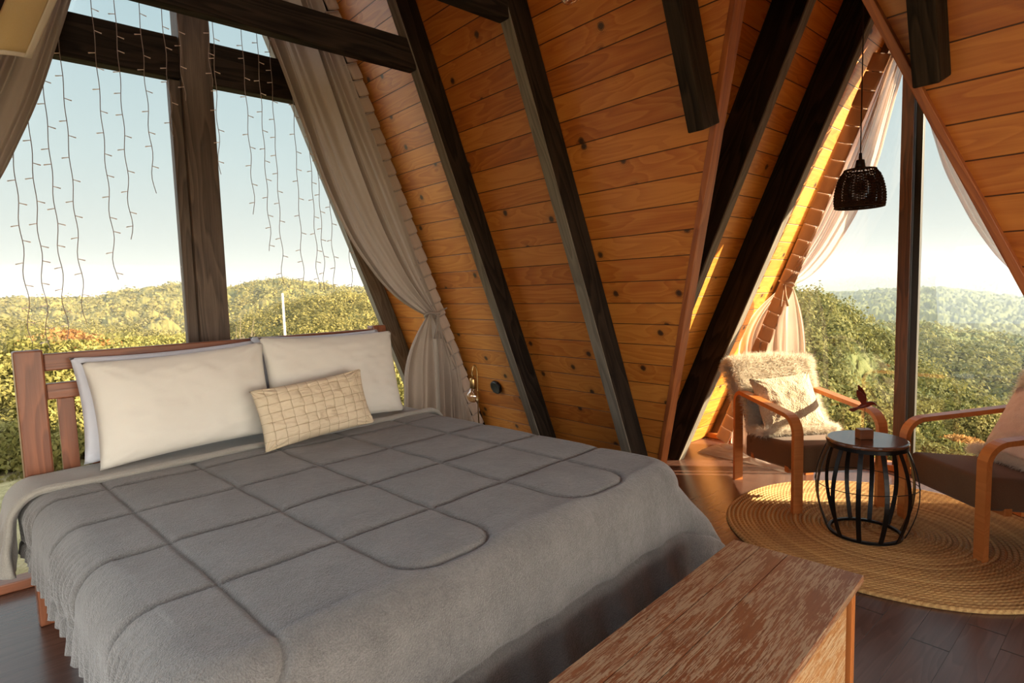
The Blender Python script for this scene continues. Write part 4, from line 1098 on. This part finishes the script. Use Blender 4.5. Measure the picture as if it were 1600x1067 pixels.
# near ground and the rest of the surroundings
t = NT('dry_grass'); c = t.co(); n = t.noise(c, 9, 5, .7); n2 = t.noise(c, .9, 3)
col = t.ramp(t.math('ADD', t.math('MULTIPLY', n, .7), t.math('MULTIPLY', n2, .3)), [(.3, (.22, .19, .07)), (.5, (.46, .38, .18)), (.7, (.62, .52, .32))])
t.bsdf(col, .9, t.bump(n, 1., .05)); M['grass'] = t.m
ph = np.linspace(-5, 102, 240); r = np.exp(np.linspace(math.log(3.0), math.log(30), 90)); Ph, Rr = np.meshgrid(ph, r); X, Y, Z = terrain(Rr, Ph)
flat = np.clip((Rr - 8.0) / 5, 0, 1); wst = np.clip((Ph - 40) / 15, 0, 1)
Z = np.where(wst > 0, (1 - wst) * Z + wst * (Z * flat + (1 - flat) * -.16), Z)
inside = (X < 5.02) & (Y < 3.76); Z = np.where(inside, np.minimum(Z, -.35), Z) + .04 * (vnoise(X * 3, Y * 3, 4) - .5)
o = fast_mesh('ground', np.stack([X, Y, Z], -1).reshape(-1, 3), grid_faces(90, 240)[:, ::-1], M['grass'], None, True); struct(o)
ph = np.linspace(100, 356, 120); r = np.exp(np.linspace(math.log(2.5), math.log(1500), 50)); Ph, Rr = np.meshgrid(ph, r)
X = Rr * np.cos(np.radians(Ph)); Y = Rr * np.sin(np.radians(Ph)); Z = -.5 - Rr * .06
o = fast_mesh('ground', np.stack([X, Y, Z], -1).reshape(-1, 3), grid_faces(50, 120)[:, ::-1], M['grass'], None, True); struct(o)

# individual plants
LR = np.random.default_rng(5)
def crown(nclump, leaves, rx, ry, rz, cr_, leaf, cz, flat=1., seed=0):
    g = np.random.default_rng(seed)
    d = g.normal(0, 1, (nclump, 3)); d /= np.linalg.norm(d, axis=1)[:, None]; d[:, 2] = np.abs(d[:, 2]) * 1.0 - .25
    rad = g.uniform(.45, 1, nclump)[:, None] ** .5
    Cc = d * rad * np.array([rx, ry, rz]) + np.array([0, 0, cz]); ct = g.random(nclump)
    idx = np.repeat(np.arange(nclump), leaves); n = len(idx)
    q = g.normal(0, 1, (n, 3)); q /= np.linalg.norm(q, axis=1)[:, None]; q *= g.uniform(.55, 1, n)[:, None] ** .4 * cr_ * g.uniform(.7, 1.2, nclump)[idx][:, None]; q[:, 2] *= .75 * flat
    Pp = Cc[idx] + q
    u = g.normal(0, 1, (n, 3)); u /= np.linalg.norm(u, axis=1)[:, None]; w_ = np.cross(u, q + g.normal(0, .4 * cr_, (n, 3))); w_ /= np.linalg.norm(w_, axis=1)[:, None] + 1e-9
    s1 = leaf * g.uniform(.6, 1.3, n)[:, None]
    V = np.stack([Pp - u * s1, Pp + w_ * s1 * .5, Pp + u * s1, Pp - w_ * s1 * .5], 1).reshape(-1, 3)
    F = np.arange(n * 4).reshape(-1, 4); tone = np.repeat(.55 * ct[idx] + .45 * g.random(n), 4)
    return V, F, tone
def plant(name, loc, spec, mat, label, cat, group=None, h=1., trunk=.06, twigs=0):
    e_ = empty(name, loc, 0, label, cat, group)
    V, F, tone = crown(**spec); fast_mesh('foliage', V, F, mat, e_, False, tone)
    mb = MB(); cz = spec['cz']
    mb.tube([(0, 0, -.6), (.03 * h, .02, cz * .4), (-.04 * h, .03, cz)], [trunk, trunk * .8, trunk * .4], 7)
    for k in range(6):
        a = 2 * PI * k / 6 + .4; mb.tube([(0, 0, cz * .45), (.35 * spec['rx'] * math.cos(a), .35 * spec['ry'] * math.sin(a), cz * .9), (.75 * spec['rx'] * math.cos(a), .75 * spec['ry'] * math.sin(a), cz + spec['rz'] * .35)], [trunk * .5, trunk * .35, trunk * .12], 5)
    mb.build('stem', M['bark'], e_, True); return e_
M['bark'] = timber('bark', (.10, .07, .04), (.24, .19, .13), rough=.9)
M['leafyellow'] = leafmat('yellow_leaves', [(.07, .07, .022), (.19, .175, .050), (.33, .29, .095), (.44, .38, .17)], bump=0, scale=3, trans=.4)
M['leafgreen'] = leafmat('green_leaves', [(.026, .034, .010), (.075, .080, .022), (.16, .15, .045), (.26, .23, .085)], bump=0, scale=3, trans=.35)
M['leafolive'] = leafmat('olive_leaves', [(.050, .048, .015), (.13, .115, .035), (.24, .20, .060), (.34, .26, .10)], bump=0, scale=3, trans=.35)
M['leafrust'] = leafmat('rust_leaves', [(.09, .04, .010), (.22, .09, .025), (.34, .18, .055), (.40, .27, .12)], bump=0, scale=3, trans=.35)
def polar(phi, r): return (r * math.cos(R(phi)), r * math.sin(R(phi)))
PL = [ # phi, r, ztop, rx, rz, mat, clumps, label
 (88.6, 8.6, 1.20, 1.0, 1.2, 'leafyellow', 60, 'bright yellow green bush outside, left of the headboard post'),
 (83.2, 10.5, 1.02, 1.3, 1.3, 'leafyellow', 70, 'broad yellow bush behind the left part of the headboard'),
 (79.0, 13.5, .90, 1.4, 1.3, 'leafyellow', 70, 'golden bush just left of the window post'),
 (86.2, 17, 1.05, 1.3, 1.7, 'leafrust', 60, 'orange autumn tree above the left headboard post'),
 (75.6, 16, .55, 1.6, 1.4, 'leafolive', 60, 'olive bush just right of the window post'),
 (70.0, 15, .50, 1.4, 1.2, 'leafyellow', 60, 'yellow bush at the foot of the white pole'),
 (66.0, 18, .62, 1.8, 1.6, 'leafolive', 70, 'olive bush outside above the gap between the big pillows and the curtain'),
 (61.2, 14, .75, 1.3, 1.3, 'leafyellow', 60, 'yellow bush low beside the outer slanted rafter'),
 (57.0, 9, .45, 1.2, 1.4, 'leafyellow', 60, 'yellow bush behind the gathered grey curtain'),
 (91.2, 7.6, .45, .7, .8, 'leafyellow', 50, 'low yellow shrub at the far left edge'),
 (87.0, 7.4, .50, .6, .8, 'leafyellow', 40, 'low yellow shrub seen between the headboard slats'),
 (82.0, 7.4, .30, .9, .9, 'leafolive', 50, 'low olive shrub behind the left pillows'),
 (14.2, 13, -.2, .95, 2.2, 'leafgreen', 70, 'tall leafy tree right of the far window post'),
 (12.9, 7.6, -.10, .55, .8, 'leafgreen', 60, 'green bush right of the far window post, under the armrest'),
 (10.6, 8.6, -.42, .50, .55, 'leafrust', 45, 'rusty shrub beside the right armchair back'),
 (19.8, 6.8, .15, .42, .55, 'leafyellow', 50, 'small yellow green bush seen past the left armchair arm'),
 (17.1, 10, -.35, .70, .9, 'leafolive', 50, 'olive bush just left of the far window post'),
 (8.5, 12, -1.3, 1.2, 1.0, 'leafgreen', 50, 'low green bush at the far right of the view'),
 (15.6, 20, -2.4, 1.8, 1.5, 'leafolive', 60, 'rounded olive tree lower in the valley behind the wooden post'),
 (11.4, 22, -2.3, 1.6, 1.3, 'leafgreen', 60, 'rounded green tree lower in the valley right of the post'),
 (9.2, 19, -1.9, 1.3, 1.1, 'leafolive', 60, 'pale olive tree in the valley next to the right armchair'),
]
for i, (phi, r_, zt, rx, rz, m_, nc, lab) in enumerate(PL):
    x, y = polar(phi, r_); cz = rz * 1.15
    cat = 'tree' if 'tree' in lab else 'shrub'
    nm = ('tree' if cat == 'tree' else 'shrub')
    plant(nm, (x, y, zt - cz - rz), dict(nclump=nc, leaves=720, rx=rx, ry=rx, rz=rz, cr_=rx * .34, leaf=.014 + .0019 * r_, cz=cz, seed=i + 1), M[m_], lab, cat, h=rz)
# canopy of leaves over the wooded slopes
def surf(r_, ph_):
    X, Y, Z = terrain(np.array(r_, float), np.array(ph_, float)); return np.stack([X, Y, Z], -1)
def canopy(name, n, ra, rb_, p0, p1, rad, nl, leaf, mat, label, seed):
    g = np.random.default_rng(seed); r_ = ra * (rb_ / ra) ** g.random(n); p_ = g.uniform(p0, p1, n)
    r_ = (ra + (rb_ - ra) * g.random(n) ** .8)
    C_ = surf(r_, p_); rd = rad * g.uniform(.6, 1.25, n); tn = g.random(n)
    idx = np.repeat(np.arange(n), nl); m = len(idx)
    q = g.normal(0, 1, (m, 3)); q /= np.linalg.norm(q, axis=1)[:, None]; q[:, 2] = np.abs(q[:, 2]) * 1.15 - .15
    lump = 1 + .22 * np.sin(q[:, 0] * 5 + tn[idx] * 20) * np.sin(q[:, 1] * 5 + tn[idx] * 9)
    Pp = C_[idx] + q * (rd[idx] * lump * g.uniform(.72, 1.05, m))[:, None] + np.array([0, 0, 1.]) * rd[idx][:, None] * .75
    nn = q + g.normal(0, .45, (m, 3)); nn /= np.linalg.norm(nn, axis=1)[:, None]
    u = np.cross(nn, g.normal(0, 1, (m, 3))); u /= np.linalg.norm(u, axis=1)[:, None] + 1e-9; w_ = np.cross(nn, u)
    s1 = leaf * g.uniform(.5, 1.4, m)[:, None]
    V = np.stack([Pp - u * s1, Pp + w_ * s1 * .7, Pp + u * s1, Pp - w_ * s1 * .7], 1).reshape(-1, 3)
    tone = np.repeat(np.clip(.62 * tn[idx] + .38 * g.random(m), 0, 1), 4)
    o = fast_mesh(name, V, np.arange(m * 4).reshape(-1, 4), mat, None, False, tone); tag(o, label, 'forest', kind='stuff'); return o
canopy('forest_canopy', 1700, 46, 145, -3, 31, 1.8, 330, .16, M['leafgreen'], 'leafy canopy of the near wooded slope beyond the far window', 3)
canopy('forest_canopy', 7000, 145, 520, -3, 31, 3.0, 75, .52, M['leafgreen'], 'leafy canopy of the middle slopes beyond the far window', 4)
canopy('forest_canopy', 2400, 60, 200, 52, 100, 2.0, 190, .22, M['leafolive'], 'yellow green canopy of the near wooded slope beyond the bed window', 5)
canopy('forest_canopy', 7500, 200, 640, 52, 100, 3.4, 66, .62, M['leafolive'], 'yellow green canopy of the far hill beyond the bed window', 6)
# the nearest trees one by one, copies of three kinds
PROT = []
for k_, m_ in enumerate(('leafgreen', 'leafolive', 'leafyellow')):
    PROT.append(None)
def tree_at(k_, loc, s_, rz, label, group, m_):
    if PROT[k_] is None:
        t_ = plant('tree', loc, dict(nclump=46, leaves=330, rx=1.5, ry=1.5, rz=1.4, cr_=.56, leaf=.062, cz=2.2, seed=90 + k_), M[m_], label, 'tree', group, h=1.5, trunk=.10); PROT[k_] = t_
    else:
        t_ = copy_tree(PROT[k_]); t_.location = loc
    t_.scale = (s_, s_, s_); t_.rotation_euler = (0, 0, rz); t_['label'] = label; t_['group'] = group; return t_
g = np.random.default_rng(77)
for n_, (p0, p1, ra, rb_, label, group, ms) in enumerate((( -1, 29, 26, 46, 'green tree in the near slope below the far window', 'trees in the near slope beyond the far window', (0, 0, 1)),
                                                     (55, 98, 24, 58, 'yellow green tree in the near slope beyond the bed window', 'trees in the near slope beyond the bed window', (1, 2, 2)))):
    pts_ = []
    for k_ in range(900):
        r_ = g.uniform(ra, rb_); p_ = g.uniform(p0, p1); x, y = polar(p_, r_)
        if all((x - a) ** 2 + (y - b_) ** 2 > 10.5 for a, b_ in pts_):
            pts_.append((x, y)); z = float(surf([r_], [p_])[0, 2]); q_ = ms[len(pts_) % 3]
            tree_at(q_, (x, y, z - .4), float(g.uniform(.75, 1.15)), float(g.uniform(0, 6)), label, group, ('leafgreen', 'leafolive', 'leafyellow')[q_])
        if len(pts_) >= 70: break
# bare twiggy plants and poles
mb = MB(); x, y = polar(73.9, 15); 
for k in range(26):
    a = random.uniform(0, 6.28); l = random.uniform(1.2, 2.3); s_ = random.uniform(.15, .5)
    p1 = (s_ * .4 * math.cos(a), s_ * .4 * math.sin(a), l * .5); p2 = (s_ * math.cos(a + .3), s_ * math.sin(a + .3), l)
    mb.tube([(0, 0, 0), p1, p2], [.02, .013, .004], 4); mb.tube([p1, (p1[0] + .2 * math.cos(a + 1), p1[1] + .2 * math.sin(a + 1), p1[2] + .45)], [.009, .003], 4)
o = mb.build('bare_shrub', M['bark']); o.location = (x, y, -1.25); tag(o, 'bare twiggy shrub right of the window post above the headboard', 'shrub')
M['polewhite'] = plain('pale_pole', (.62, .50, .38), .7)
x, y = polar(69.75, 30); o = MB().tube([(0, 0, 0), (0, 0, 8.2)], [.085, .055], 8).build('utility_pole', M['polewhite']); o.location = (x, y, -6.6); tag(o, 'tall pale pole on the slope in the right half of the bed window', 'pole')
x, y = polar(75.1, 34); mb = MB().tube([(0, 0, 0), (0, 0, 5.6)], [.07, .05], 8); mb.tube([(-.5, 0, 4.9), (.5, 0, 5.3)], .03, 5)
o = mb.build('utility_pole', M['gray_metal' ] if False else M['polewhite']); o.location = (x, y, -5.6); tag(o, 'short pale pole with a crossarm close to the window post', 'pole')

# ------------------------------------------------------------------ light
W = bpy.data.worlds.new('sky'); S.world = W; W.use_nodes = True; nt = W.node_tree; nt.nodes.clear()
def wn_(ty, **kw):
    n = nt.nodes.new('ShaderNode' + ty)
    for k, v in kw.items(): setattr(n, k, v)
    return n
tc = wn_('TexCoord'); nv = wn_('VectorMath', operation='NORMALIZE'); nt.links.new(tc.outputs['Generated'], nv.inputs[0])
sx = wn_('SeparateXYZ'); nt.links.new(nv.outputs[0], sx.inputs[0]); cr_ = wn_('ValToRGB'); nt.links.new(sx.outputs[2], cr_.inputs[0])
st = [(0.0, (.74, .73, .66)), (.06, (.72, .75, .70)), (.20, (.62, .73, .73)), (.42, (.46, .63, .69)), (1.0, (.42, .56, .70))]
while len(cr_.color_ramp.elements) < len(st): cr_.color_ramp.elements.new(.5)
for e_, (p, c) in zip(cr_.color_ramp.elements, st): e_.position = p; e_.color = (*c, 1)
def lobe(direction, lo, hi, colr, strength):
    """soft bright region of the sky around a direction"""
    d = Vector(direction).normalized(); dt = wn_('VectorMath', operation='DOT_PRODUCT'); nt.links.new(nv.outputs[0], dt.inputs[0]); dt.inputs[1].default_value = d
    mr = wn_('MapRange', interpolation_type='SMOOTHSTEP'); nt.links.new(dt.outputs['Value'], mr.inputs[0]); mr.inputs[1].default_value = lo; mr.inputs[2].default_value = hi; mr.inputs[3].default_value = 0; mr.inputs[4].default_value = strength
    vm = wn_('VectorMath', operation='SCALE'); vm.inputs[0].default_value = colr; nt.links.new(mr.outputs[0], vm.inputs['Scale']); return vm.outputs[0]
def vadd(a, b_):
    n = wn_('VectorMath', operation='ADD'); nt.links.new(a, n.inputs[0]); nt.links.new(b_, n.inputs[1]); return n.outputs[0]
acc = cr_.outputs[0]
acc = vadd(acc, lobe((.656, -.755, .28), .70, 1., (1., .84, .62), .8))       # glow round the low sun
acc = vadd(acc, lobe((-1., .50, .62), .42, 1., (.90, .95, 1.), 2.6))        # added bright patch of unseen sky, fills the room from the left
acc = vadd(acc, lobe((.15, -1., .22), .55, 1., (1., .92, .80), 9.5))         # added warm patch low behind the cabin, unseen fill for the bed foot
bg = wn_('Background'); out = wn_('OutputWorld'); nt.links.new(acc, bg.inputs[0]); nt.links.new(bg.outputs[0], out.inputs[0])
bg.inputs[1].default_value = 1.0
EL = 19
sd = Vector((.656 * math.cos(R(EL)), -.755 * math.cos(R(EL)), math.sin(R(EL))))
L = bpy.data.lights.new('sun', 'SUN'); L.energy = 23; L.angle = R(.6); L.color = (1, .82, .56)
lo = bpy.data.objects.new('sun', L); lo.rotation_euler = sd.to_track_quat('Z', 'Y').to_euler(); COL.objects.link(lo)

# air between the cabin and the hills: thin even haze, two boxes side by side
hm = bpy.data.materials.new('haze'); hm.use_nodes = True; ht = hm.node_tree; ht.nodes.clear(); ho = ht.nodes.new('ShaderNodeOutputMaterial'); hv = ht.nodes.new('ShaderNodeVolumeScatter')
hv.inputs['Color'].default_value = (.50, .58, .66, 1); hv.inputs['Density'].default_value = .00034; hv.inputs['Anisotropy'].default_value = 0
ht.links.new(hv.outputs[0], ho.inputs['Volume'])
for (x0, x1, y0, y1) in ((-900, 4400, 60, 4400), (40, 4400, -900, 59.8)):
    bm = bmesh.new(); bm_box(bm, x0, x1, y0, y1, -420, 48); o = finish(bm, 'haze', hm); tag(o, None, None, None, 'structure')
# ------------------------------------------------------------------ camera
cam = bpy.data.cameras.new('camera'); co_ = bpy.data.objects.new('camera', cam); COL.objects.link(co_)
cam.sensor_width = 36; cam.lens = 915 / 1600 * 36; cam.clip_end = 9000; cam.clip_start = .02
co_.matrix_world = Matrix(((.74754, .07824, -.65959, 0), (-.66361, .04566, -.74668, 0), (-.02831, .99589, .08605, 1.4), (0, 0, 0, 1)))
S.camera = co_
S.view_settings.view_transform = 'Standard'; S.view_settings.look = 'None'; S.view_settings.gamma = 1; S.view_settings.exposure = 0
S.view_settings.use_curve_mapping = False
